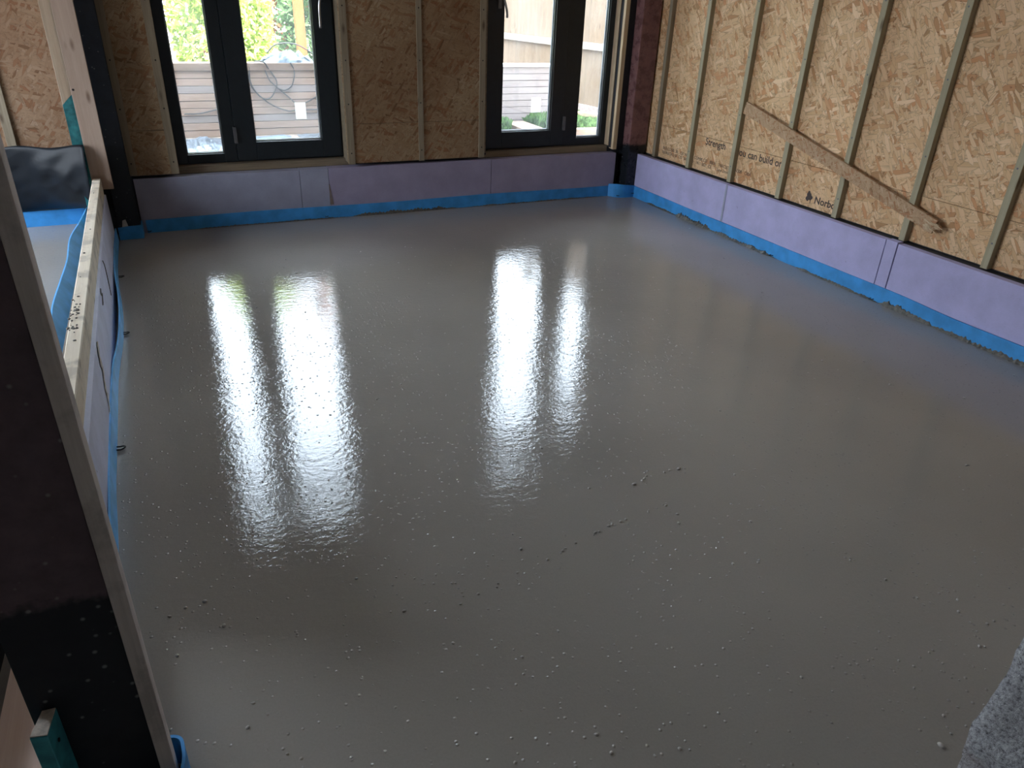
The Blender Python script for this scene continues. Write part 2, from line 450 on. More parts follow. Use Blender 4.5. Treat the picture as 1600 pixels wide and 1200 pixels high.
M['leaf_d'] = mat_leaf('dry_leaf', (0.30, 0.15, 0.07), (0.16, 0.08, 0.04))
M['grass'] = mat_leaf('grass', (0.10, 0.17, 0.06), (0.04, 0.08, 0.025))
M['blossom'] = mat_leaf('white_blossom', (0.8, 0.82, 0.55), (0.7, 0.74, 0.4))

H = 3.72   # ceiling height
# ------------------------------------------------------------------ setting: floor
def screed_floor():
    bm = bmesh.new()
    bm_box(bm, -8.0, 0.30, -9.0, 0.60, -0.25, 0.0)
    return setp(fin('floor', bm, M['screed']), kind='structure')
screed_floor()

# low partition geometry: the face leans very slightly out of square
def wx(y): return -4.822 + (-y-0.3)*0.0100     # x of the lilac face
# walls
bm = bmesh.new()
JT = 0.0015
# right wall: two courses of strand board
bm_box(bm, 0.107, 0.125, -6.0, 0.02, 0.438, 0.738-JT)
bm_box(bm, 0.107, 0.125, -3.836+JT, 0.02, 0.738+JT, H)
bm_box(bm, 0.107, 0.125, -6.0, -3.836-JT, 0.738+JT, H)
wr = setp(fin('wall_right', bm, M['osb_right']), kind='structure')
bm = bmesh.new()
bm_box(bm, 0.128, 0.30, -9.0, 0.60, -0.1, H)
bm_box(bm, 0.055, 0.128, -6.0, 0.10, 0.0, 0.425)
setp(fin('trim_1', bm, M['black_wall']), kind='structure')

# back wall
def panel_back(bm, x0, x1, seam=0.79, y=0.0, z0=0.455, z1=H):
    bm_box(bm, x0, x1, y, y+0.018, z0, seam-JT)
    bm_box(bm, x0, x1, y, y+0.018, seam+JT, z1)
bm = bmesh.new()
panel_back(bm, -4.655, -4.285)
panel_back(bm, -2.925, -1.645, z0=0.462)
bm_box(bm, -4.285, -2.925, 0.0, 0.018, 3.56, H)
bm_box(bm, -1.645, -0.2, 0.0, 0.018, 3.56, H)
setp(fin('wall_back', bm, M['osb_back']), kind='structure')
bm = bmesh.new()   # solid wall behind the boards
for x0, x1 in ((-4.95, -4.30), (-2.89, -1.62), (-0.235, 0.128)):
    bm_box(bm, x0, x1, 0.020, 0.26, 0.475, H)
    bm_box(bm, x0, x1, 0.105, 0.26, 0.43, 0.475)
bm_box(bm, -4.95, 0.128, 0.105, 0.26, -0.1, 0.43)
bm_box(bm, -4.95, -4.635, 0.02, 0.10, 0.0, 0.475)
bm_box(bm, -4.30, -2.89, 0.02, 0.26, 3.56, H)
bm_box(bm, -1.62, -0.235, 0.02, 0.26, 3.56, H)
setp(fin('trim_2', bm, M['black_wall']), kind='structure')
# bay wall
bm = bmesh.new()
bm_box(bm, -8.0, -4.95, 0.50, 0.518, 0.60, H)
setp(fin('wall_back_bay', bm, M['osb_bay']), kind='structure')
bm = bmesh.new()
bm_box(bm, -8.0, -4.95, 0.52, 0.70, -0.1, H)
bm_box(bm, -8.0, -4.97, 0.46, 0.52, 0.0, 0.60)
bm_box(bm, -4.97, -4.90, 0.02, 0.70, 0.0, H)
setp(fin('trim_3', bm, M['dark_wall']), kind='structure')
# left wall of the bay with an opening added for light, rear wall, ceiling
bm = bmesh.new()
bm_box(bm, -8.2, -8.0, 0.3, 0.60, -0.1, H)
bm_box(bm, -8.2, -8.0, -9.0, -2.6, -0.1, H)
bm_box(bm, -8.2, -8.0, -2.6, 0.3, -0.1, 0.8)
bm_box(bm, -8.2, -8.0, -2.6, 0.3, 2.7, H)
setp(fin('wall_left', bm, M['dark_wall']), kind='structure')
bm = bmesh.new(); bm_box(bm, -8.2, 0.3, -9.2, -9.0, -0.1, H)
setp(fin('wall_rear', bm, M['rear_bounce']), kind='structure')
bm = bmesh.new(); bm_box(bm, -8.2, 0.45, -9.2, 0.75, H, H+0.2)
setp(fin('ceiling', bm, M['ceiling']), kind='structure')

# broken blockwork wall at the front right
def block_wall():
    bm = bmesh.new()
    x0, x1, y0, y1 = -3.165, 0.10, -6.30, -6.06
    nx, nz = 90, 200
    xs = [x0 + (x1-x0)*(i/nx)**1.8 for i in range(nx+1)]
    ny = 8
    ring = [(x, y1) for x in reversed(xs)] + [(x0, y1+(y0-y1)*k/ny) for k in range(1, ny)] + [(x, y0) for x in xs]
    from mathutils import noise as mn
    nv = lambda q: Vector((mn.noise(q), mn.noise(q+Vector((17.3, 4.1, 9.7))), 0.0))
    rows = []
    for k in range(nz+1):
        z = -0.05 + (H+0.05)*k/nz
        row = []
        for (x, y) in ring:
            a = max(0.0, 1 - (x-x0)/0.5)
            p = Vector((x*6, y*6, z*6))
            d = nv(p)*0.016 + nv(p*3.1)*0.013 + nv(p*8.0)*0.006
            row.append(bm.verts.new((x + d.x*(0.4+a), y + d.y*0.5, z)))
        rows.append(row)
    for A, B in zip(rows[:-1], rows[1:]):
        for i in range(len(ring)-1):
            bm.faces.new((A[i], A[i+1], B[i+1], B[i]))
    o = fin('wall_front', bm, M['block'], smooth=True)
    return setp(o, kind='structure')
block_wall()

# ------------------------------------------------------------------ windows
def window(name, x0, x1, z0, z1, split, fixed_left, xf0, xf1, xl0, xl1):
    """one unit: a narrow fixed light and an opening leaf; xf: fixed pane, xl: leaf pane"""
    root = setp(empty(name, ((x0+x1)/2, 0.20, z0)), kind='structure')
    def P(nm, boxes, mat, parent=root, bev=0.0):
        bm = bmesh.new()
        for b in boxes: bm_box(bm, *b, bev=bev)
        o = fin(nm, bm, mat)
        o.parent = parent
        o.matrix_parent_inverse = Matrix.Translation(-(Vector(root.location))) if parent is root else parent.matrix_parent_inverse
        return o
    fy0, fy1 = 0.165, 0.25
    zp = 0.565; zl = 0.648; zt = z1-0.06; zm0, zm1 = 2.83, 3.02
    if fixed_left:
        P('window_frame', [(x0, xf0, fy0, fy1, z0, z1), (xf0, xf1, fy0, fy1, z0, zp), (xf0, xf1, fy0, fy1, zt, z1), (xf0, xf1, fy0+0.001, fy1-0.001, zm0+0.02, zm1-0.02),
                    (xf1, split, fy0, fy1, z0, z1), (split-0.01, split+0.03, fy1-0.018, fy1+0.004, z0, z1), (split, x1, fy0+0.01, fy1, z0, z0+0.03), (split, x1, fy0, fy1, z1-0.04, z1), (x1-0.07, x1, fy0+0.006, fy1, z0, z1)], M['frame'], bev=0.003)
        l0, l1 = split+0.002, x1-0.055
    else:
        P('window_frame', [(xf1, x1, fy0, fy1, z0, z1), (xf0, xf1, fy0, fy1, z0, zp), (xf0, xf1, fy0, fy1, zt, z1), (xf0, xf1, fy0+0.001, fy1-0.001, zm0+0.02, zm1-0.02),
                    (split, xf0, fy0, fy1, z0, z1), (split-0.03, split+0.01, fy1-0.018, fy1+0.004, z0, z1), (x0, split, fy0+0.01, fy1, z0, z0+0.03), (x0, split, fy0, fy1, z1-0.04, z1), (x0, x0+0.07, fy0+0.006, fy1, z0, z1)], M['frame'], bev=0.003)
        l0, l1 = x0+0.055, split-0.002
    lf = P('opening_leaf', [(l0, xl0, fy0-0.014, fy1-0.02, z0+0.012, z1-0.03), (xl1, l1, fy0-0.014, fy1-0.02, z0+0.012, z1-0.03),
                   (xl0, xl1, fy0-0.014, fy1-0.02, z0+0.012, zl), (xl0, xl1, fy0-0.014, fy1-0.02, zt-0.03, z1-0.03), (xl0, xl1, fy0-0.013, fy1-0.021, zm0, zm1)], M['frame'], bev=0.004)
    # glazing beads
    def bead(xa, xb, za, zb, y):
        t = 0.008
        return [(xa, xa+t, y, y+0.012, za, zb), (xb-t, xb, y, y+0.012, za, zb), (xa, xb, y, y+0.012, za, za+t), (xa, xb, y, y+0.012, zb-t, zb)]
    P('glazing_bead', bead(xf0, xf1, zp, zt, 0.186) + bead(xf0+0.002, xf1-0.002, zp+0.002, zt, 0.222), M['gasket'])
    P('glazing_bead', bead(xl0, xl1, zl, zt-0.03, 0.178) + bead(xl0+0.002, xl1-0.002, zl+0.002, zt-0.03, 0.212), M['gasket'])
    P('glass_pane', [(xf0+0.001, xf1-0.001, 0.208, 0.212, zp+0.001, zt)], M['glass'])
    P('glass_pane', [(xl0+0.001, xl1-0.001, 0.199, 0.203, zl+0.001, zt-0.03)], M['glass'])
    # hinges on the split line
    hx = split
    for hz in (0.71, 3.25):
        P('hinge', [(hx-0.012, hx+0.016, fy0-0.034, fy0-0.012, hz-0.065, hz+0.065)], M['hinge'], bev=0.004)
    # lever handle on the lock stile
    hx = (xl1+0.085) if fixed_left else (xl0-0.05)
    hzc = 1.80
    h = P('handle', [(hx-0.016, hx+0.016, fy0-0.026, fy0-0.013, hzc-0.10, hzc+0.04)], M['frame'] if fixed_left else M['hinge'], bev=0.004)
    bm = bmesh.new()
    sgn = -0.035 if fixed_left else 0.045
    tube_bm(bm, spline([(hx, fy0-0.02, hzc), (hx, fy0-0.065, hzc), (hx+sgn*0.4, fy0-0.075, hzc-0.03), (hx+sgn, fy0-0.075, hzc-0.12), (hx+sgn*1.1, fy0-0.07, hzc-0.28 if fixed_left else hzc-0.17)], 8), 0.010, 10)
    lv = fin('lever', bm, M['chrome'], smooth=True)
    lv.parent = h
    lv['label'] = 'satin steel lever'
    # white label stuck on the glass of the leaf
    sx0, sx1 = (-3.300, -3.212) if fixed_left else (-1.077, -0.972)
    st = P('glass_sticker', [(sx0, sx1, 0.2040, 0.2055, 0.812, 0.945)], M['sticker'])
    st['label'] = 'white rectangular sticker on the glass'
    return root
window('window_1', -4.298, -2.885, 0.492, 3.555, -3.815, True, -4.203, -3.912, -3.655, -3.102)
window('window_2', -1.640, -0.245, 0.492, 3.555, -0.742, False, -0.578, -0.300, -1.406, -0.880)

# sills and jamb linings
def thing_box(name, b, mat, label, cat, group=None, bev=0.002):
    o = box(name, b, mat, bev=bev, origin=((b[0]+b[1])/2, (b[2]+b[3])/2, b[4]))
    return setp(o, label, cat, group)
thing_box('sill_timber', (-4.285, -2.895, 0.102, 0.25, 0.432, 0.488), M['sill'], 'dark wet timber sill under the left window, on the lilac insulation', 'sill')
thing_box('sill_timber', (-1.618, -0.245, 0.102, 0.25, 0.432, 0.488), M['sill'], 'dark wet timber sill under the right window, next to the red steel column', 'sill')
bm = bmesh.new()
for k, (y0, y1, x0) in enumerate(((0.0, 0.040, -0.238), (0.050, 0.085, -0.232))):
    bm_box(bm, x0, -0.195, y0, y1, 0.465, H, bev=0.002)
o = fin('window_lining', bm, M['jamb'], origin=(-0.22, 0.04, 0.465))
setp(o, 'pale timber lining in two strips between the right window and the red column', 'window lining')
thing_box('lining_board', (-0.243, -0.236, 0.088, 0.165, 0.49, 3.55), M['osb_edge'], 'narrow brown board lining the right reveal between the right window frame and pale timber strips', 'lining board')
bm = bmesh.new(); bm_box(bm, -2.926, -2.8895, 0.019, 0.163, 0.47, 3.56)
setp(fin('window_lining', bm, M['sill'], origin=(-2.91, 0.09, 0.47)), 'dark timber lining of the left window beside the central strand board panel', 'window lining')
bm = bmesh.new(); bm_box(bm, -1.6435, -1.6235, 0.019, 0.150, 0.49, 3.56)
setp(fin('window_lining', bm, M['sill'], origin=(-1.63, 0.09, 0.47)), 'dark timber lining on the left side of the right window, behind the central panel edge', 'window lining')

# pale sawn edge of the central panel
# battens on the back wall
SCREW = {}
def screw(parent, loc, axis, mat):
    key = (axis, mat.name)
    if key not in SCREW:
        bm = bmesh.new()
        bmesh.ops.create_cone(bm, cap_ends=True, segments=10, radius1=0.006, radius2=0.0045, depth=0.003,
                              matrix=Matrix.Rotation(math.pi/2, 4, axis))
        SCREW[key] = fin('screw_head', bm, mat)
        o = SCREW[key]
    else:
        o = SCREW[key].copy(); col.objects.link(o)
    o.parent = parent; o.location = loc
    return o
def back_batten(x0, x1, label, y0=-0.010, y1=0.0):
    o = box('timber_batten', (x0, x1, y0, y1, 0.456, H), M['batten_back'], bev=0.0015, origin=((x0+x1)/2, (y0+y1)/2, 0.456))
    setp(o, label, 'batten', 'grey battens on the back wall')
    # screw heads as parts
    for k in range(4):
        z = 0.55 + k*0.37 + (0.03 if k % 2 else 0)
        screw(o, (0, -(y1-y0)/2-0.001, z-0.456), 'X', M['hole'])
    return o
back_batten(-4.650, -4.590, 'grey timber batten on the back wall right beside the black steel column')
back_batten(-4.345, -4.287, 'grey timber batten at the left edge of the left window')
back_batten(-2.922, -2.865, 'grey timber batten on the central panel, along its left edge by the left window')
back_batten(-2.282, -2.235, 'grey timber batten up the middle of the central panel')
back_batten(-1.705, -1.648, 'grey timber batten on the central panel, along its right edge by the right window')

# ------------------------------------------------------------------ right wall battens
YB = [-0.858 - 0.6*i for i in range(7)]
labs = ['upright batten on the right wall nearest the corner, first from the red column',
        'second upright batten from the red column, at the upper end of the leaning offcut',
        'third upright batten from the red column, crossed by the upper half of the leaning offcut',
        'fourth upright batten from the red column, its foot right of the printed leaf mark',
        'fifth upright batten from the red column, crossed by the splintered end of the offcut',
        'upright batten on the right wall at the right border of the photo']
for i in range(6):
    y = YB[i]
    o = box('timber_batten', (0.062, 0.107, y, y+0.045, 0.436, H), M['batten'], bev=0.0015, origin=(0.0845, y+0.0225, 0.436))
    setp(o, labs[i], 'batten', 'upright battens on the right wall')
    for k in range(4):
        z = 0.16 + k*0.42 + random.uniform(-0.03, 0.03)
        screw(o, (-0.0230, random.uniform(-0.006, 0.006), z), 'Y', M['hinge'])
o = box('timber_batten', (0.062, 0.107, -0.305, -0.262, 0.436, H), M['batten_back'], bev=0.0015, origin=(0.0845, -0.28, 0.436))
setp(o, 'shaded upright batten tucked into the corner just right of the red column', 'batten', 'upright battens on the right wall')

# printed words on the strand board
def text_obj(name, body, size, y, z, parent, x=0.1062, bold=0.0, shear=0.0):
    cu = D.curves.new(name, 'FONT'); cu.body = body; cu.size = size
    cu.offset = bold; cu.extrude = 0.0003; cu.shear = shear; cu.resolution_u = 3
    t = D.objects.new('tmp', cu); col.objects.link(t)
    bpy.context.view_layer.update()
    me = D.meshes.new_from_object(t.evaluated_get(bpy.context.evaluated_depsgraph_get()))
    D.objects.remove(t)
    me.materials.clear(); me.materials.append(M['ink'])
    o = D.objects.new(name, me); col.objects.link(o)
    mm = Matrix(((0, 0, -1, x), (-1, 0, 0, y), (0, 1, 0, z), (0, 0, 0, 1)))
    o.parent = parent
    o.matrix_local = mm
    o['label'] = 'printed words ' + body[:24].strip()
    return o
text_obj('printed_text', 'Strength', 0.082, -1.000, 0.676, wr, bold=0.001)
text_obj('printed_text', 'you can build on', 0.084, -1.425, 0.664, wr, bold=0.001)
text_obj('printed_text', 'BOLCOS8L 30   150 WOOD COMM CO   800X   74AC20315 EN300   OBA', 0.040, -0.37, 0.523, wr)
text_obj('printed_text', 'NORBORD 01 CO   01 07 00   1411 003   CE       Line 2mm GAP', 0.040, -0.37, 0.484, wr)
text_obj('printed_text', 'Norbord', 0.075, -2.385, 0.480, wr, bold=0.0015)
def leaf_logo():
    bm = bmesh.new()
    pts = []
    for k in range(28):
        a = 2*math.pi*k/28
        r = 0.030*(1 + 0.22*math.cos(3*a+0.6) + 0.10*math.cos(7*a))
        pts.append(bm.verts.new((0.1060, -2.325 - r*math.cos(a), 0.515 + 1.15*r*math.sin(a))))
    f = bm.faces.new(pts)
    r_ = bmesh.ops.extrude_face_region(bm, geom=[f])
    bmesh.ops.translate(bm, verts=[v for v in r_['geom'] if isinstance(v, bmesh.types.BMVert)], vec=(0.0008, 0, 0))
    bm_box(bm, 0.1060, 0.1068, -2.348, -2.342, 0.468, 0.492)
    o = fin('leaf_logo', bm, M['ink'], parent=wr)
    o['label'] = 'dark leaf shaped printed logo'
leaf_logo()

# leaning offcut with a splintered end
def offcut():
    bm = bmesh.new()
    A = Vector((0, -1.519, 1.104)); B = Vector((0, -1.497, 1.012)); C_ = Vector((0, -3.465, 0.632)); D_ = Vector((0, -3.445, 0.545))
    n = 40
    top, bot = [], []
    for k in range(n+1):
        t = k/n
        top.append(A.lerp(C_, t)); bot.append(B.lerp(D_, t))
    # outline: upper edge, splintered end, lower edge
    out = [p for p in top]
    steps = 9
    for k in range(1, steps):
        t = k/steps
        p = C_.lerp(D_, t)
        out.append(p + Vector((0, random.uniform(-0.030, 0.02) - 0.02*math.sin(t*3.1), random.uniform(-0.006, 0.006))))
    out += list(reversed(bot))
    x0, x1 = 0.0425, 0.0615
    front = [bm.verts.new((x0, p.y, p.z)) for p in out]
    back = [bm.verts.new((x1, p.y, p.z)) for p in out]
    bm.faces.new(front); bm.faces.new(list(reversed(back)))
    L = len(out)
    for i in range(L):
        bm.faces.new((front[i], back[i], back[(i+1) % L], front[(i+1) % L]))
    bmesh.ops.triangulate(bm, faces=[f for f in bm.faces if len(f.verts) > 4])
    o = fin('board_offcut', bm, M['osb_strip'], origin=(0.05, -2.48, 0.82))
    setp(o, 'long strand board offcut leaning diagonally across the right wall battens, splintered at its lower end', 'offcut board')
    bm = bmesh.new()
    for k in range(16):
        y = -3.36 - random.uniform(0, 0.07); z = 0.60 + random.uniform(-0.035, 0.030)
        l = random.uniform(0.05, 0.11); a = -0.22 + random.uniform(-0.12, 0.12)
        d = Vector((-random.uniform(0.0, 0.012), -l*math.cos(a), l*math.sin(a)))
        p = Vector((0.040 + random.uniform(0, 0.008), y, z)); q = p + d
        s = random.uniform(0.003, 0.007)
        up = Vector((0, 0, s)); th = Vector((0.003, 0, 0))
        P = [p-up, p-up+th, p+up+th, p+up, q-up*0.3, q-up*0.3+th, q+up*0.3+th, q+up*0.3]
        bm_hex(bm, P)
    s = fin('splinters', bm, M['osb_edge'], parent=o); s.matrix_parent_inverse = Matrix.Translation(-Vector(o.location))
    s['label'] = 'pale torn splinters'
offcut()

# ------------------------------------------------------------------ insulation boards
def ins(b, mat, label, bev=0.003):
    o = box('insulation_board', b, mat, bev=bev, origin=((b[0]+b[1])/2, (b[2]+b[3])/2, b[4]))
    return setp(o, label, 'insulation board', 'lilac insulation boards round the floor edge')
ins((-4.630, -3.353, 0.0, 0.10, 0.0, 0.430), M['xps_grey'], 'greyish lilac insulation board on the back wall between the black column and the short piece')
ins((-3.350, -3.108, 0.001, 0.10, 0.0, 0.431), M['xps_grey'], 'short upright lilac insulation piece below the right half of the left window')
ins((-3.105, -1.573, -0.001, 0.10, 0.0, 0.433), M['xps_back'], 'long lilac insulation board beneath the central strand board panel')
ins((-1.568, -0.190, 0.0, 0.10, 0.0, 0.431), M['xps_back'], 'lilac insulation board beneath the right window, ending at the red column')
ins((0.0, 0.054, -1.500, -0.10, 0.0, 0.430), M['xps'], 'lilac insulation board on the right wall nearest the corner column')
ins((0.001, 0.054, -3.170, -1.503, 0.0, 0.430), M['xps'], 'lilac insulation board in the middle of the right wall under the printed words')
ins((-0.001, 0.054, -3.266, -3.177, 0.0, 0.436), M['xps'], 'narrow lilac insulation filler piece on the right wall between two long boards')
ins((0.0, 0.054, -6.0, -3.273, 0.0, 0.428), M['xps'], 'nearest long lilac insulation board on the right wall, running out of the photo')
# lilac face of low partition
def left_board(y0, y1, label):
    bm = bmesh.new()
    t = 0.045
    bm_hex(bm, [(wx(y0)-t, y0, 0), (wx(y0), y0, 0), (wx(y1), y1, 0), (wx(y1)-t, y1, 0),
                (wx(y0)-t, y0, 0.372), (wx(y0)-0.004, y0, 0.372), (wx(y1)-0.004, y1, 0.372), (wx(y1)-t, y1, 0.372)], bev=0.002)
    o = fin('insulation_board', bm, M['xps_lit'], origin=(wx(y0)-t/2, y0, 0))
    return setp(o, label, 'insulation board', 'lilac insulation boards round the floor edge')
lb = left_board(-4.35, -0.20, 'brightly lit lilac insulation board on the low left partition under the timber rail')
# jagged crack and score line in that board
def ribbon_on_face(name, pts, wid, mat, parent, off=0.0015):
    bm = bmesh.new()
    P = spline([(wx(y)+off, y, z) for y, z in pts], 6)
    prev = None
    for i, p in enumerate(P):
        wv = wid*(0.5+random.random()) * (1 if 0 < i < len(P)-1 else 0.2)
        a = bm.verts.new(p + Vector((0, wv/2, 0))); b = bm.verts.new(p - Vector((0, wv/2, 0)))
        c = bm.verts.new(p + Vector((-0.004, 0, 0)))
        if prev: 
            bm.faces.new((prev[0], prev[1], b, a)); bm.faces.new((prev[1], prev[2], c, b)); bm.faces.new((prev[2], prev[0], a, c))
        prev = (a, b, c)
    o = fin(name, bm, mat, parent=parent); o.matrix_parent_inverse = Matrix.Translation(-Vector(parent.location))
    return o
ribbon_on_face('score_line', [(-1.80, 0.36), (-1.74, 0.30), (-1.75, 0.20), (-1.78, 0.135)], 0.010, M['hole'], lb)
ribbon_on_face('broken_gouge', [(-3.02, 0.365), (-3.08, 0.30), (-3.07, 0.25), (-3.14, 0.20), (-3.15, 0.14), (-3.22, 0.09)], 0.045, M['raw_end'], lb)
ribbon_on_face('broken_gouge', [(-2.30, 0.365), (-2.34, 0.345), (-2.28, 0.325), (-2.38, 0.30)], 0.035, M['splash'], lb)
# joint filler on the right wall
bm = bmesh.new(); bm_box(bm, -0.0025, 0.001, -1.512, -1.492, 0.11, 0.432)
setp(fin('joint_filler', bm, M['xps_grey'], origin=(0, -1.5, 0.11)), 'pale filled joint smear between the first two insulation boards on the right wall', 'joint filler')
bm = bmesh.new(); bm_hex(bm, [(-3.112, -0.004, 0.12), (-3.080, -0.004, 0.12), (-3.080, 0.0, 0.12), (-3.112, 0.0, 0.12), (-3.110, -0.003, 0.30), (-3.104, -0.003, 0.30), (-3.104, 0, 0.30), (-3.110, 0, 0.30)])
setp(fin('joint_filler', bm, M['sleeper_grey'], origin=(-3.1, 0, 0.12)), 'grey wedge of filler beside the short insulation piece on the back wall', 'joint filler')

# ------------------------------------------------------------------ blue foam edging
def foam(name, base, tops, label, th=0.008, group='blue foam edge strips round the screed', seg=10, mat='foam'):
    """base/tops: matching lists of points; thickness is added away from the room side"""
    B = spline(base, seg); T = spline(tops, seg)
    bm = bmesh.new()
    rows = []
    for i, (b, t) in enumerate(zip(B, T)):
        d = (B[min(i+1, len(B)-1)] - B[max(i-1, 0)]); d.z = 0; d.normalize()
        nrm = Vector((-d.y, d.x, 0))*th
        mid = (b+t)/2
        rows.append([bm.verts.new(q) for q in (b, mid, t, t+nrm, mid+nrm, b+nrm)])
    for A, C_ in zip(rows[:-1], rows[1:]):
        for k in range(6):
            bm.faces.new((A[k], A[(k+1) % 6], C_[(k+1) % 6], C_[k]))
    bm.faces.new(rows[0]); bm.faces.new(rows[-1])
    o = fin(name, bm, M[mat], smooth=False, origin=tuple(B[len(B)//2]))
    return setp(o, label, 'foam strip', group)
# right wall (from corner towards camera)
ys = [-0.12, -0.6, -1.1, -1.7, -2.3, -2.9, -3.4, -3.8, -4.3, -5.0, -5.95]
zt = [0.112, 0.112, 0.108, 0.110, 0.108, 0.110, 0.112, 0.104, 0.108, 0.11, 0.11]
dx = [0.0, 0.001, 0.0, 0.002, 0.0, 0.001, 0.0, 0.006, 0.004, 0.002, 0.0]
foam('foam_edge_strip', [(-0.012-d, y, -0.01) for y, d in zip(ys, dx)], [(-0.010-d*1.8, y, z) for y, z, d in zip(ys, zt, dx)],
     'bright blue foam edge strip running the length of the right wall')
# back wall
xs = [-0.24, -0.6, -1.2, -1.8, -2.5, -3.1, -3.7, -4.2, -4.60]
foam('foam_edge_strip', [(x, -0.010, -0.01) for x in reversed(xs)], [(x, -0.009, 0.108 + 0.004*math.sin(x*3)) for x in reversed(xs)],
     'blue foam edge strip along the foot of the back wall')
# around right column
foam('foam_edge_strip', [(-0.255, -0.012, -0.01), (-0.205, -0.08, -0.01), (-0.135, -0.118, -0.01), (0.0, -0.122, -0.01), (-0.004, -0.125, -0.01)][:4],
     [(-0.255, -0.012, 0.125), (-0.205, -0.08, 0.135), (-0.135, -0.118, 0.130), (0.0, -0.122, 0.115)],
     'blue foam edge strip wrapped round the foot of the red column in the corner')
# around left column
foam('foam_edge_strip', [(-4.800, -0.155, -0.01), (-4.72, -0.150, -0.01), (-4.640, -0.150, -0.01), (-4.628, -0.13, -0.01), (-4.626, -0.05, -0.01), (-4.624, -0.014, -0.01)],
     [(-4.800, -0.155, 0.098), (-4.72, -0.150, 0.104), (-4.640, -0.150, 0.106), (-4.628, -0.13, 0.108), (-4.626, -0.05, 0.108), (-4.624, -0.014, 0.108)],
     'blue foam edge strip wrapped round the foot of the black column')
# left partition: wavy strip
yl = [-5.0, -4.6, -4.05, -3.7, -3.45, -3.05, -2.7, -2.45, -2.2, -1.9, -1.6, -1.25, -0.85, -0.45, -0.17]
xb = [-4.742, -4.752, -4.766, -4.778, -4.779, -4.780, -4.782, -4.775, -4.764, -4.765, -4.774, -4.796, -4.808, -4.809, -4.809]
xt = [-4.752, -4.762, -4.772, -4.782, -4.784, -4.788, -4.784, -4.768, -4.762, -4.766, -4.778, -4.800, -4.811, -4.811, -4.811]
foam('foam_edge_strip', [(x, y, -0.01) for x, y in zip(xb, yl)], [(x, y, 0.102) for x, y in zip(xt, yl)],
     'wavy lit blue foam edge strip at the foot of the low left partition', mat='foam_lit')
# foam at foreground post
foam('foam_edge_strip', [(-4.70, -5.215, -0.01), (-4.62, -5.205, -0.01), (-4.592, -5.17, -0.01), (-4.584, -5.11, -0.01), (-4.60, -5.055, -0.01), (-4.70, -5.03, -0.01)],
     [(-4.70, -5.215, 0.10), (-4.62, -5.205, 0.105), (-4.590, -5.17, 0.11), (-4.582, -5.11, 0.11), (-4.60, -5.055, 0.105), (-4.70, -5.03, 0.10)],
     'blue foam edge strip curling round the foot of the nearest steel post')
# bay foam
foam('foam_edge_strip', [(x, 0.440, -0.01) for x in (-8.0, -7.0, -6.2, -5.6, -5.05)], [(x, 0.442, 0.125) for x in (-8.0, -7.0, -6.2, -5.6, -5.05)],
     'shaded blue foam edge strip below the black polythene in the side bay')
ylb = [-3.9, -3.7, -3.4, -3.0, -2.5, -2.05, -1.6, -1.2, -0.7, -0.3, 0.05, 0.40]
xbb = [-4.93]*11 + [-4.975]
xtb = [-4.99, -5.0, -5.02, -5.03, -5.05, -5.078, -5.068, -5.058, -5.070, -5.035, -5.008, -4.985]
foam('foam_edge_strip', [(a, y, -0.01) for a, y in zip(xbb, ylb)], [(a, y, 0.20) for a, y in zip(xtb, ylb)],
     'wide blue foam strip leaning away from the timber rail in the side bay', mat='foam_lit')

# ------------------------------------------------------------------ low partition rail
def rail():
    bm = bmesh.new()
    ya, yb = -4.35, -0.23
    n = 14
    rows = []
    for k in range(n+1):
        y = ya + (yb-ya)*k/n
        xl = -4.890 + (-y-0.2)*0.0062; xr = -4.842 + (-y-0.2)*0.0068
        if k == n: xl += 0.0
        j = random.uniform(-0.0008, 0.0008)
        rows.append([bm.verts.new(q) for q in ((xl, y, 0.373), (xr+0.006, y, 0.373), (xr+0.008+j, y, 0.494), (xr+0.004, y, 0.500), (xl+0.004, y, 0.501+j), (xl, y, 0.497))])
    for A, B in zip(rows[:-1], rows[1:]):
        for i in range(6):
            bm.faces.new((A[i], A[(i+1) % 6], B[(i+1) % 6], B[i]))
    bm.faces.new(rows[0]); bm.faces.new(rows[-1])
    o = fin('timber_rail', bm, M['pine'], origin=(-4.87, -2.6, 0.373))
    setp(o, 'pale rough sawn timber rail capping the low left partition, splashed with grey screed', 'timber rail')
    # spatter of screed on the top
    bm = bmesh.new()
    for k in range(46):
        y = -3.05 + random.gauss(0, 0.13) if k < 36 else random.uniform(-4.2, -0.6)
        x = -4.868 + random.uniform(-0.018, 0.018) + (-y-0.2)*0.004
        r = random.uniform(0.003, 0.009)
        mt = Matrix.Translation((x, y, 0.501)) @ Matrix.Diagonal((r, r*random.uniform(1, 2.2), 0.0022, 1))
        bmesh.ops.create_icosphere(bm, subdivisions=1, radius=1, matrix=mt)
    s = fin('screed_spatter', bm, M['splash'], parent=o, smooth=True); s.matrix_parent_inverse = Matrix.Translation(-Vector(o.location))
    s['label'] = 'grey screed spatter'; s['kind'] = 'stuff'
    return o
rail()
# partition core behind the rail and board
bm = bmesh.new()
bm_hex(bm, [(-4.925, -4.35, 0), (wx(-4.35)-0.047, -4.35, 0), (wx(0)-0.047, 0.0, 0), (-4.925, 0.0, 0), (-4.925, -4.35, 0.371), (wx(-4.35)-0.047, -4.35, 0.371), (wx(0)-0.047, 0.0, 0.371), (-4.925, 0.0, 0.371)])
setp(fin('trim_4', bm, M['dark_wall']), kind='structure')

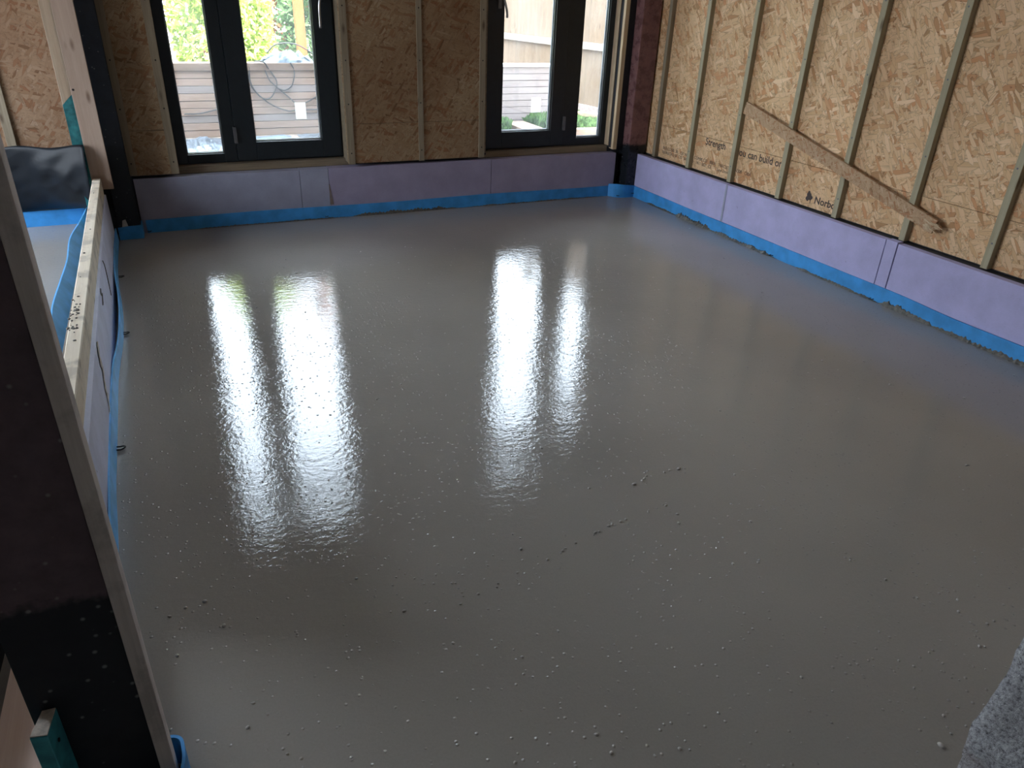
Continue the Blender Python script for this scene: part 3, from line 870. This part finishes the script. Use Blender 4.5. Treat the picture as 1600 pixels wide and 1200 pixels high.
# ------------------------------------------------------------------ steel columns
def h_column(name, cx, cy, w, d, z0, z1, mat, label, web_axis='y', tf=0.012, tw=0.008):
    """universal column; web_axis y: flanges face front and back, x: flanges face left and right"""
    root = setp(empty(name, (cx, cy, z0)), label, 'steel column')
    def part(nm, b):
        bm = bmesh.new(); bm_box(bm, *b, bev=0.0015); return fin(nm, bm, mat, parent=root)
    h = z1-z0
    part('base_plate', (-w/2-0.006, w/2+0.006, -d/2-0.006, d/2+0.006, 0, 0.012))
    if web_axis == 'y':
        part('flange', (-w/2, w/2, -d/2, -d/2+tf, 0, h)); part('flange', (-w/2, w/2, d/2-tf, d/2, 0, h))
        part('web', (-tw/2, tw/2, -d/2+tf, d/2-tf, 0, h))
    else:
        part('flange', (-w/2, -w/2+tf, -d/2, d/2, 0, h)); part('flange', (w/2-tf, w/2, -d/2, d/2, 0, h))
        part('web', (-w/2+tf, w/2-tf, -tw/2, tw/2, 0, h))
    return root
h_column('steel_column', -4.7175, -0.075, 0.150, 0.130, 0, H, M['steel_left'], 'blue black steel column in the back left corner between the two bays')
bm = bmesh.new()
cbx, cby = (-0.1125, 0.0925), (-0.102, 0.078)
bm_box(bm, cbx[0], cbx[1], cby[0], cby[1], 0.0, H, bev=0.010)
o = fin('steel_column', bm, M['steel_right'], origin=(-0.01, -0.012, 0))
setp(o, 'red oxide steel box column with black painted foot in the back right corner', 'steel column')
bm = bmesh.new(); bm_box(bm, -0.135, 0.115, -0.112, 0.088, 0.0, 0.012, bev=0.002)
fin('base_plate', bm, M['rubber'], parent=o).matrix_parent_inverse = Matrix.Translation(-Vector(o.location))
h_column('steel_column', -4.7425, -5.105, 0.205, 0.070, 0, H, M['steel_post'], 'dark reddish steel column nearest the camera with a black speckled foot', 'y')
# timber packed to the side of the foreground column
bm = bmesh.new(); bm_box(bm, -4.6385, -4.606, -5.150, -5.104, 0.0, H, bev=0.003)
o = fin('timber_packer', bm, M['grey_timber'], origin=(-4.622, -5.13, 0))
setp(o, 'dirty grey upright timber fixed along the right edge of the nearest steel column', 'timber packer')

# teal ended block on its left front
def teal_block():
    bm = bmesh.new()
    T = [(-4.840, -5.206, 0.41), (-4.806, -5.214, 0.41), (-4.795, -5.143, 0.41), (-4.822, -5.141, 0.41)]
    zb = 0.0
    Bq = [(p[0], p[1], zb) for p in T]
    bm_hex(bm, Bq+T, bev=0.0025)
    o = fin('timber_block', bm, M['teal'], origin=(-4.816, -5.175, 0))
    setp(o, 'short teal painted timber upright with raw cut top at the nearest column foot', 'timber block')
    bm = bmesh.new()
    T2 = [Vector(p)*1.0 for p in T]; c = sum(T2, Vector())/4
    T3 = [c + (p-c)*0.95 for p in T2]
    bm_hex(bm, [(p.x, p.y, 0.409) for p in T3] + [(p.x, p.y, 0.4125) for p in T3])
    s = fin('cut_end', bm, M['raw_end'], parent=o); s.matrix_parent_inverse = Matrix.Translation(-Vector(o.location))
    s['label'] = 'rough pale cut end'
    bm = bmesh.new()
    bmesh.ops.create_cone(bm, cap_ends=True, segments=10, radius1=0.0045, radius2=0.0045, depth=0.003,
                          matrix=Matrix.Translation((-4.7995, -5.182, 0.355)) @ Matrix.Rotation(math.pi/2, 4, 'Y'))
    s = fin('screw_head', bm, M['hole'], parent=o); s.matrix_parent_inverse = Matrix.Translation(-Vector(o.location))
teal_block()
# pale planks on the bay floor behind the column
bm = bmesh.new()
bm_hex(bm, [(-5.055, -5.30, 0.0), (-4.90, -5.30, 0.0), (-4.93, -4.0, 0.0), (-5.02, -4.0, 0.0), (-5.055, -5.30, 0.035), (-4.90, -5.30, 0.035), (-4.93, -4.0, 0.035), (-5.02, -4.0, 0.035)], bev=0.002)
M['plank'] = mat_wood('pinkish_plank', (0.88, 0.72, 0.63), (0.78, 0.60, 0.51), 'y', 0.75, 34, True)
setp(fin('timber_plank', bm, M['plank'], origin=(-4.98, -4.65, 0)), 'pale pinkish plank lying on the side bay floor left of the nearest column', 'plank')
# black membrane upstand left of the plank
bm = bmesh.new()
P = spline([(-5.09, -5.4, 0), (-5.085, -4.8, 0), (-5.07, -4.4, 0), (-5.09, -4.0, 0), (-5.16, -3.8, 0)], 5)
prev = None
for p in P:
    a, b, c, d = [bm.verts.new(p+Vector(q)) for q in ((0, 0, 0), (-0.01, 0, 0.14), (-0.022, 0, 0.14), (-0.012, 0, 0))]
    if prev:
        for k in range(4): bm.faces.new((prev[k], prev[(k+1) % 4], (a, b, c, d)[(k+1) % 4], (a, b, c, d)[k]))
    prev = (a, b, c, d)
setp(fin('membrane_upstand', bm, M['plastic'], origin=(-5.08, -4.6, 0)), 'black membrane edge standing up beside the pale plank at the left border', 'membrane')

# ------------------------------------------------------------------ bay objects, far left
o = thing_box('timber_board', (-4.897, -4.762, -0.225, -0.180, 0.415, H), M['board_z'], 'pinkish brown upright timber in front of the black column, ending above the floor', 'timber board')
bm = bmesh.new()
bmesh.ops.create_cone(bm, cap_ends=True, segments=12, radius1=0.008, radius2=0.007, depth=0.003, matrix=Matrix.Translation((-0.062+0.01, -0.024, 0.70)) @ Matrix.Rotation(math.pi/2, 4, 'X'))
fin('bolt_hole', bm, M['hole'], parent=o)
def stud_teal():
    bm = bmesh.new()
    bm_hex(bm, [(-4.972, -0.176, 1.01), (-4.899, -0.150, 1.08), (-4.899, -0.06, 1.08), (-4.972, -0.06, 1.01),
                (-4.972, -0.176, H), (-4.899, -0.150, H), (-4.899, -0.06, H), (-4.972, -0.06, H)], bev=0.002)
    o = fin('timber_stud', bm, M['pine_z'], origin=(-4.94, -0.11, 0.0))
    setp(o, 'pale lit upright stud left of the pinkish timber with its lower end painted teal', 'timber stud')
    bm = bmesh.new()
    bm_hex(bm, [(-4.972, -0.176, 0.0), (-4.899, -0.150, 0.0), (-4.899, -0.06, 0.0), (-4.972, -0.06, 0.0),
                (-4.972, -0.176, 1.0095), (-4.899, -0.150, 1.0795), (-4.899, -0.06, 1.0795), (-4.972, -0.06, 1.0095)], bev=0.001)
    s = fin('painted_end', bm, M['teal'], parent=o); s.matrix_parent_inverse = Matrix.Translation(-Vector(o.location))
    s['label'] = 'teal painted lower end'
stud_teal()
thing_box('timber_batten', (-5.475, -5.412, 0.478, 0.498, 0.60, H), M['batten_back'], 'greyish brown batten on the side bay wall above the black polythene at the left border', 'batten')
# black polythene
def polythene():
    bm = bmesh.new()
    nx, nz = 44, 26
    rows = []
    from mathutils import noise as mn
    for j in range(nz+1):
        v = j/nz
        row = []
        for i in range(nx+1):
            u = i/nx
            x_r = -4.899 - 0.030*v - 0.085*v**6
            x = -5.95 + (x_r+5.95)*u
            zt_ = 0.735 - 0.11*(1-u)**1.2 + 0.012*math.sin(u*14)
            zb_ = 0.135 + 0.004*math.sin(u*20)
            yt = -0.255 + 0.66*(1-u)**0.8*0.9
            y = yt + (0.425-yt)*(v**(0.8+4.0*u**3))
            bulge = -0.07*math.sin(math.pi*v)*(0.4+u*0.6)
            fold = 0.028*mn.noise(Vector((u*9+v*5, v*3-u*4, 1.3))) + 0.014*mn.noise(Vector((u*22+v*14, v*6, 4.0)))
            row.append(bm.verts.new((x, min(y + bulge + fold*1.3*math.sin(math.pi*min(1, v*1.05)), 0.432), zt_ + (zb_-zt_)*v)))
        rows.append(row)
    for A, B in zip(rows[:-1], rows[1:]):
        for i in range(nx): bm.faces.new((A[i], A[i+1], B[i+1], B[i]))
    o = fin('polythene_sheet', bm, M['plastic'], smooth=True, origin=(-5.4, 0.2, 0.135))
    md = o.modifiers.new('thickness', 'SOLIDIFY'); md.thickness = 0.002
    setp(o, 'crumpled black polythene sheet hanging in the side bay above the blue strip', 'polythene sheet')
polythene()
# white scrap at the foot of the left column
bm = bmesh.new()
bm_hex(bm, [(-4.790, -0.146, 0.0), (-4.705, -0.144, 0.0), (-4.705, -0.141, 0.0), (-4.790, -0.143, 0.0), (-4.758, -0.146, 0.150), (-4.735, -0.144, 0.158), (-4.735, -0.141, 0.158), (-4.758, -0.143, 0.150)])
setp(fin('card_scrap', bm, M['paper'], origin=(-4.748, -0.143, 0.0)), 'pale triangular scrap of card tucked behind the foam at the black column foot', 'card scrap')

# ------------------------------------------------------------------ staples in the foam
def staple(loc, dirx, diry, label, big=1.0):
    bm = bmesh.new()
    s = 0.036*big
    n = Vector((dirx, diry, 0)); t = Vector((-diry, dirx, 0))
    pts = []
    for k in range(13):
        a = math.pi*k/12
        pts.append(t*math.cos(a)*0.013*big + n*(s*0.45 + math.sin(a)*s*0.5) + Vector((0, 0, 0.010+0.004*math.sin(a))))
    pts = [t*0.013*big + Vector((0, 0, 0.012))] + pts + [t*-0.013*big + Vector((0, 0, 0.012))]
    tube_bm(bm, pts, 0.0035*big, 7)
    o = fin('pipe_staple', bm, M['rubber'], smooth=True); o.location = loc
    return setp(o, label, 'pipe staple', 'black pipe staples at the foam edge')
staple((-4.800, -1.073, 0), 1, 0, 'black pipe staple by the left foam strip, farthest of the three there')
staple((-4.766, -2.093, 0), 1, 0, 'black pipe staple by the left foam strip, middle of the three there')
staple((-4.780, -3.389, 0), 1, 0, 'black looped pipe staple by the left foam strip, nearest of the three there')
staple((-3.155, -0.012, 0.012), 0, -1, 'black staple on the back wall foam below the short insulation piece', 0.8)
staple((-2.159, -0.012, 0.012), 0, -1, 'black staple on the back wall foam below the middle batten', 0.8)
staple((-0.19, -0.105, 0.012), -0.5, -0.85, 'black staple on the foam at the left of the red column foot', 0.8)
staple((-0.03, -0.123, 0.030), 0, -1, 'black staple on the foam in the corner right of the red column foot', 0.8)
staple((-4.585, -0.012, 0.005), 0, -1, 'black staple on the back wall foam beside the black column', 0.8)
staple((-0.016, -1.181, 0.012), -1, 0, 'black staple on the right wall foam, in the gritty heap', 0.8)
staple((-0.016, -2.192, 0.006), -1, 0, 'black staple on the right wall foam at the end of the gritty ridge', 0.9)
staple((-0.016, -3.203, 0.004), -1, 0, 'black staple on the right wall foam below the narrow filler piece', 0.9)

# ------------------------------------------------------------------ gritty screed ridge along the foam
def ridge(segs, axis, label):
    bm = bmesh.new()
    from mathutils import noise as mn
    for (a, b, h, wd) in segs:
        n = int(abs(b-a)/0.012)
        prev = None
        for k in range(n+1):
            t = k/n; s = a + (b-a)*t
            env = min(1, t*6, (1-t)*6)
            nz = mn.noise(Vector((s*14, 3.3, 0))); n2 = mn.noise(Vector((s*60, 1.0, 0))); bumpy = (math.sin(s*190)*0.15 + n2*0.35)
            hh = max(0.002, h*env*(0.75 + 0.55*nz + bumpy)); ww = max(0.004, wd*env*(0.8 + 0.5*n2))
            if axis == 'y':
                x0 = -0.011
                q = [(x0, s, 0.0), (x0, s, hh), (x0-ww*0.35, s, hh*0.75), (x0-ww*0.75, s, hh*0.3), (x0-ww, s, 0.0005)]
            else:
                y0 = -0.009
                q = [(s, y0, 0.0), (s, y0, hh), (s, y0-ww*0.35, hh*0.75), (s, y0-ww*0.75, hh*0.3), (s, y0-ww, 0.0005)]
            vs = [bm.verts.new(p) for p in q]
            if prev:
                for i in range(4): bm.faces.new((prev[i], prev[i+1], vs[i+1], vs[i]))
            prev = vs
    o = fin('screed_ridge', bm, M['splash'], smooth=True)
    return setp(o, label, 'screed ridge', kind='stuff')
ridge([(-0.35, -0.9, 0.016, 0.02), (-0.85, -1.42, 0.045, 0.035), (-1.35, -2.25, 0.026, 0.03), (-2.4, -3.3, 0.016, 0.02), (-3.25, -3.75, 0.045, 0.02), (-3.6, -4.6, 0.036, 0.025), (-4.4, -5.9, 0.03, 0.025)], 'y',
      'rough gritty ridge of dark screed smeared against the blue foam on the right wall')
ridge([(-4.3, -2.9, 0.012, 0.014), (-2.95, -1.9, 0.03, 0.014), (-1.9, -0.3, 0.012, 0.014)], 'x',
      'rough line of dark screed smeared against the blue foam on the back wall')

# grains and lumps standing on the wet surface
def lumps():
    bm = bmesh.new()
    def lump(x, y, r):
        mt = Matrix.Translation((x, y, r*0.15)) @ Matrix.Rotation(random.uniform(0, 3.1), 4, 'Z') @ Matrix.Diagonal((r*random.uniform(1, 1.5), r, r*0.7, 1))
        bmesh.ops.create_icosphere(bm, subdivisions=2, radius=1, matrix=mt)
    lines = [[(-2.80, -4.446), (-2.719, -4.419), (-2.554, -4.423), (-2.485, -4.423)],
             [(-3.43, -4.755), (-3.26, -4.694), (-3.113, -4.658), (-2.986, -4.638), (-2.845, -4.63), (-2.735, -4.607)]]
    for L in lines:
        for (a, b) in zip(L[:-1], L[1:]):
            for k in range(4):
                t = random.random()
                lump(a[0]+(b[0]-a[0])*t+random.gauss(0, .006), a[1]+(b[1]-a[1])*t+random.gauss(0, .004), random.uniform(0.002, 0.0055))
    for x, y, r in [(-2.80, -4.446, .007), (-3.113, -4.658, .006), (-2.554, -4.423, .006), (-4.504, -4.474, .007), (-4.564, -4.48, .006), (-4.457, -4.608, .006), (-4.613, -4.5, .005), (-2.986, -4.638, .006), (-2.239, -5.628, .006), (-2.677, -5.827, .008)]:
        lump(x, y, r)
    for k in range(700):
        y = random.uniform(-6.0, -1.0); x = random.uniform(-4.65, -0.15)
        lump(x, y, random.choice([0.0018, 0.0022, 0.0028, 0.0035, 0.005]) * random.uniform(0.8, 1.1))
    for cx, cy, n, s in [(-3.7, -4.7, 60, .18), (-2.45, -5.7, 40, .2), (-2.0, -5.4, 40, .25), (-3.3, -3.4, 40, .3), (-4.2, -4.2, 50, .3)]:
        for k in range(n): lump(cx+random.gauss(0, s), cy+random.gauss(0, s*.6), random.uniform(0.0018, 0.004))
    o = fin('screed_grit', bm, mat_plain('wet_grit', (0.36, 0.335, 0.305), 0.35), smooth=True)
    setp(o, 'scattered small grains and lumps of aggregate standing in the wet grey screed', 'grit', kind='stuff')
lumps()

# ------------------------------------------------------------------ outside
bm = bmesh.new(); bm_box(bm, -20, 20, 0.9, 30, 0.15, 0.298); bm_box(bm, -4.88, 20, 0.27, 0.9, 0.15, 0.28); bm_box(bm, -30, -8.25, -20, 0.27, 0.0, 0.25)
setp(fin('ground', bm, M['soil']), kind='structure')

def sleeper_wall(x0, x1, y0, y1, ztop, rows, mats, label, cap=0.075, cap_mat='sleeper_dark', white=False, base=0.298):
    root = setp(empty('sleeper_wall', ((x0+x1)/2, y0, base)), label, 'garden wall')
    z = base; h = (ztop-cap-base)/rows
    for k in range(rows):
        bm = bmesh.new(); j = random.uniform(-0.004, 0.004)
        bm_box(bm, x0-root.location.x, x1-root.location.x, j, y1-y0, z-base+0.002, z-base+h-0.003, bev=0.003)
        fin('sleeper', bm, M[mats[k % len(mats)]], parent=root); z += h
    bm = bmesh.new(); bm_box(bm, x0-root.location.x-0.02, x1-root.location.x+0.02, -0.02, y1-y0+0.02, z-base, ztop-base, bev=0.004)
    fin('capping', bm, M['white_cap'] if white else M[cap_mat], parent=root)
    return root
sleeper_wall(-5.6, -1.75, 2.55, 2.70, 1.055, 9, ['sleeper', 'sleeper', 'sleeper_grey', 'sleeper'], 'brown stacked sleeper wall in the garden seen through the left window')
sleeper_wall(-1.45, 0.62, 2.55, 2.70, 1.04, 9, ['sleeper_grey'], 'silvery grey stacked sleeper wall with white coping seen through the right window', cap=0.03, white=True)

# featheredge fence beyond
def fence():
    A = Vector((0.95, 6.9, 0)); B = Vector((1.52, 2.3, 0))
    L = (B-A).length; ang = math.atan2(B.y-A.y, B.x-A.x)
    root = setp(empty('garden_fence', (A.x, A.y, 0.42), ang), 'pale vertical board fence beyond the sleeper wall seen through the right window', 'fence')
    k = 0; x = 0.0
    while x < L and k < 60:
        bm = bmesh.new(); wd = 0.108
        bm_hex(bm, [(x, 0, 0), (x+wd, 0.006, 0), (x+wd, 0.024, 0), (x, 0.012, 0), (x, 0, 2.15), (x+wd, 0.006, 2.15), (x+wd, 0.024, 2.15), (x, 0.012, 2.15)])
        fin('fence_board', bm, M['fence'], parent=root); x += 0.112; k += 1
    for z in (0.74, 1.70):
        bm = bmesh.new(); bm_box(bm, 0, L, -0.05, -0.001, z, z+0.09, bev=0.003)
        fin('fence_rail', bm, M['rail'], parent=root)
    bm = bmesh.new(); bm_box(bm, 0, L, -0.01, 0.03, -0.12, -0.005, bev=0.003)
    fin('gravel_board', bm, M['sleeper_grey'], parent=root)
fence()
# low bed edging and lawn near the fence
def slab(name, P, z0, z1, mat, label, cat):
    bm = bmesh.new()
    bm_hex(bm, [(p[0], p[1], z0) for p in P] + [(p[0], p[1], z1) for p in P], bev=0.004)
    c = (sum(p[0] for p in P)/4, sum(p[1] for p in P)/4, z0)
    return setp(fin(name, bm, mat, origin=c), label, cat)
slab('bed_edging', [(0.68, 2.95), (1.30, 2.30), (1.40, 2.36), (0.74, 3.05)], 0.298, 0.42, M['sleeper'], 'low brown timber edging running diagonally across the grass beyond the right window', 'bed edging')
slab('bed_edging', [(0.0, 1.75), (1.1, 1.70), (1.1, 1.82), (0.0, 1.87)], 0.298, 0.37, M['sleeper_dark'], 'low brown timber edging just outside the narrow right hand pane', 'bed edging')
slab('timber_step', [(-0.42, 1.75), (-0.14, 1.75), (-0.14, 2.3), (-0.42, 2.3)], 0.298, 0.40, M['sleeper_dark'], 'small brown timber block among the grass below the silvery sleeper wall', 'timber block')

def leaves(n, center, radii, size, seed, jitter=0.25, shell=0.5):
    r = np.random.default_rng(seed)
    d = r.normal(size=(n, 3)); d /= np.linalg.norm(d, axis=1)[:, None]
    rad = shell + (1-shell)*r.random(n)**0.6
    lump_ = 1 + jitter*np.sin(d[:, 0]*5+seed)*np.sin(d[:, 2]*6+1)*np.cos(d[:, 1]*4)
    c = np.array(center) + d*(rad*lump_)[:, None]*np.array(radii)
    c[:, 2] = np.maximum(c[:, 2], 0.32)
    return c

def leaf_mesh(name, C3, size, mat, seed, parent=None, aspect=1.6, upright=False):
    r = np.random.default_rng(seed+99)
    n = len(C3)
    a = r.normal(size=(n, 3)); 
    if upright: a[:, 2] = np.abs(a[:, 2])*3+1
    a /= np.linalg.norm(a, axis=1)[:, None]
    b = r.normal(size=(n, 3)); b -= (a*b).sum(1)[:, None]*a; b /= np.linalg.norm(b, axis=1)[:, None]
    s = size*(0.6+0.8*r.random(n))[:, None]
    V = np.stack([C3 - a*s*aspect*0.5, C3 + b*s*0.35, C3 + a*s*aspect*0.5, C3 - b*s*0.35], 1).reshape(-1, 3)
    F = np.arange(n*4).reshape(-1, 4)
    me = D.meshes.new(name); me.from_pydata(V.tolist(), [], F.tolist()); me.update()
    return link_mesh(name, me, mat, parent)

def bush(center, radii, n, size, mat, label, seed, blossom=0):
    root = setp(empty('garden_bush', (center[0], center[1], 0.298)), label, 'bush')
    off = Vector(root.location)
    cc = leaves(n, (0, 0, center[2]-off.z), radii, size, seed)
    cc[:, 2] = np.maximum(cc[:, 2], 0.02)
    leaf_mesh('foliage', cc, size, mat, seed, root)
    if blossom:
        c2 = leaves(blossom, (0, 0, center[2]-off.z), tuple(x*1.02 for x in radii), size, seed+5, shell=0.85); c2[:, 2] = np.maximum(c2[:, 2], 0.1)
        leaf_mesh('blossom', c2, size*0.75, M['blossom'], seed+7, root, aspect=1.0)
    bm = bmesh.new(); rr = random.Random(seed)
    for k in range(7):
        a = rr.uniform(0, 6.28); e = rr.uniform(0.3, 0.8)
        tube_bm(bm, [(0.03*math.cos(a), 0.03*math.sin(a), 0), (radii[0]*0.3*math.cos(a)*e, radii[1]*0.3*math.sin(a)*e, center[2]*0.5), (radii[0]*e*math.cos(a)*0.8, radii[1]*e*math.sin(a)*0.8, center[2]+radii[2]*0.3)], 0.015, 6)
    fin('stems', bm, M['sleeper_dark'], parent=root)
    return root
bush((-5.1, 4.2, 1.5), (1.0, 0.8, 1.45), 14000, 0.065, M['leaf_y'], 'bright yellow green bush filling the narrow left pane', 3, 1800)
bush((-3.45, 4.0, 1.35), (0.62, 0.6, 1.25), 9000, 0.060, M['leaf_y'], 'bright yellow green bush at the left of the wider left pane', 11, 1200)
bush((-1.95, 4.7, 1.35), (0.80, 0.7, 1.35), 9000, 0.060, M['leaf_g'], 'mid green feathery bush behind the orange post', 17)
bush((-2.9, 6.4, 1.9), (1.1, 0.6, 1.5), 5000, 0.09, M['leaf_d'], 'rusty brown shrub behind the green bushes at the top of the left window', 23)
bush((-6.5, 6.6, 1.7), (1.9, 0.9, 1.9), 7000, 0.10, M['leaf_g'], 'large green hedge bush far behind the yellow green bush', 31)
bush((-0.4, 7.6, 1.3), (1.2, 0.8, 1.3), 4000, 0.08, M['leaf_g'], 'green bush beyond the end of the fence', 37)

# orange post, tarp, cables
thing_box('garden_post', (-2.775, -2.675, 2.85, 2.95, 0.298, 2.5), M['orange'], 'orange stained timber post standing behind the brown sleeper wall', 'post')
def crumple(name, x0, x1, y0, y1, z, h, mat, label, cat, seed, n=26, hump=True):
    from mathutils import noise as mn
    bm = bmesh.new(); rows = []
    for j in range(n+1):
        row = []
        for i in range(n+1):
            u, v = i/n, j/n
            e = (math.sin(math.pi*u)*math.sin(math.pi*v))**0.6 if hump else 1.0
            q = Vector((u*5+seed, v*5, seed))
            zz = z + h*e*(0.55+0.6*mn.noise(q)+0.3*mn.noise(q*2.7)) 
            jx = 0.03*mn.noise(q*1.3+Vector((7, 0, 0)))
            row.append(bm.verts.new((x0+(x1-x0)*u+jx, y0+(y1-y0)*v+jx*1.5, max(z+0.001, zz))))
        rows.append(row)
    for A, B in zip(rows[:-1], rows[1:]):
        for i in range(n): bm.faces.new((A[i], A[i+1], B[i+1], B[i]))
    o = fin(name, bm, mat, smooth=False, origin=((x0+x1)/2, (y0+y1)/2, z))
    md = o.modifiers.new('thickness', 'SOLIDIFY'); md.thickness = 0.003
    return setp(o, label, cat)
crumple('tarpaulin', -3.22, -2.66, 2.56, 2.80, 1.056, 0.16, M['tarp'], 'crumpled blue grey tarpaulin heaped on top of the brown sleeper wall', 'tarpaulin', 2)
crumple('plastic_sheet', -4.25, -3.75, 1.2, 2.45, 0.30, 0.10, M['sheet'], 'crumpled grey plastic sheet on the ground outside the narrow left pane', 'plastic sheet', 5)
crumple('plastic_sheet', -3.45, -3.02, 1.55, 2.5, 0.30, 0.05, M['tarp'], 'pale grey plastic sheet on the ground outside the wider left pane, left half', 'plastic sheet', 8)
crumple('plastic_sheet', -2.95, -2.45, 1.6, 2.5, 0.30, 0.06, M['sheet'], 'grey plastic sheet on the ground outside the wider left pane, right half', 'plastic sheet', 12)

def cable(pts, label, r=0.007):
    bm = bmesh.new(); tube_bm(bm, spline(pts, 12), r, 6)
    o = fin('cable', bm, M['cable'], smooth=True, origin=tuple(pts[0]))
    return setp(o, label, 'cable', 'black cables on the sleeper wall')
yf = 2.535
cable([(-3.37, yf, 1.02), (-3.375, yf, 0.86), (-3.30, yf, 0.72), (-3.20, yf, 0.69), (-3.12, yf, 0.78), (-3.10, yf, 0.88), (-3.17, yf, 1.0), (-3.22, 2.50, 1.07), (-3.3, 2.56, 1.075)],
      'black cable looped over the left end of the wall capping in the wider left pane')
cable([(-3.385, yf, 0.95), (-3.36, yf, 0.80), (-3.20, yf, 0.64), (-3.02, yf, 0.56), (-2.92, yf, 0.56), (-2.72, yf, 0.565), (-2.55, yf, 0.56)],
      'black cable drooping low across the brown sleeper wall towards the white sticker')
cable([(-3.21, yf, 0.99), (-3.17, yf, 0.88), (-3.09, yf, 0.80), (-2.98, yf, 0.70), (-2.90, yf, 0.63), (-2.8, yf, 0.64), (-2.68, yf, 0.70)],
      'black cable slanting down across the brown sleeper wall from the tarpaulin')
cable([(-3.10, yf, 0.80), (-3.02, yf, 0.775), (-2.94, yf, 0.82), (-2.90, yf, 0.92), (-2.90, yf, 1.0), (-2.93, 2.52, 1.06)],
      'short black cable loop hanging under the capping beneath the tarpaulin')
cable([(-3.16, 2.60, 1.15), (-3.05, 2.60, 1.24), (-2.85, 2.60, 1.245), (-2.68, 2.60, 1.16), (-2.58, 2.60, 1.09)],
      'black cable arching over the blue grey tarpaulin')
cable([(-4.10, yf, 0.55), (-3.95, yf, 0.55), (-3.80, yf, 0.58), (-3.60, yf, 0.62)],
      'black cable lying across the brown sleeper wall in the narrow left pane')

# grass
def grass(n, x0, x1, y0, y1, h, seed, label, base=0.298):
    r = np.random.default_rng(seed)
    c = np.stack([x0+(x1-x0)*r.random(n), y0+(y1-y0)*r.random(n), np.full(n, base+h*0.5)], 1)
    o = leaf_mesh('grass_patch', c, h*0.8, M['grass'], seed, aspect=1.5, upright=True)
    setp(o, label, 'grass', kind='stuff')
grass(2500, -1.35, -0.50, 1.95, 2.42, 0.16, 41, 'tufts of green grass at the foot of the silvery sleeper wall, left of the timber block')
grass(1200, -0.06, 0.55, 1.95, 2.42, 0.16, 43, 'tufts of green grass at the foot of the silvery sleeper wall, right of the timber block')
grass(6000, 0.66, 1.15, 1.95, 5.2, 0.08, 47, 'green grass between the low edgings beyond the narrow right pane')
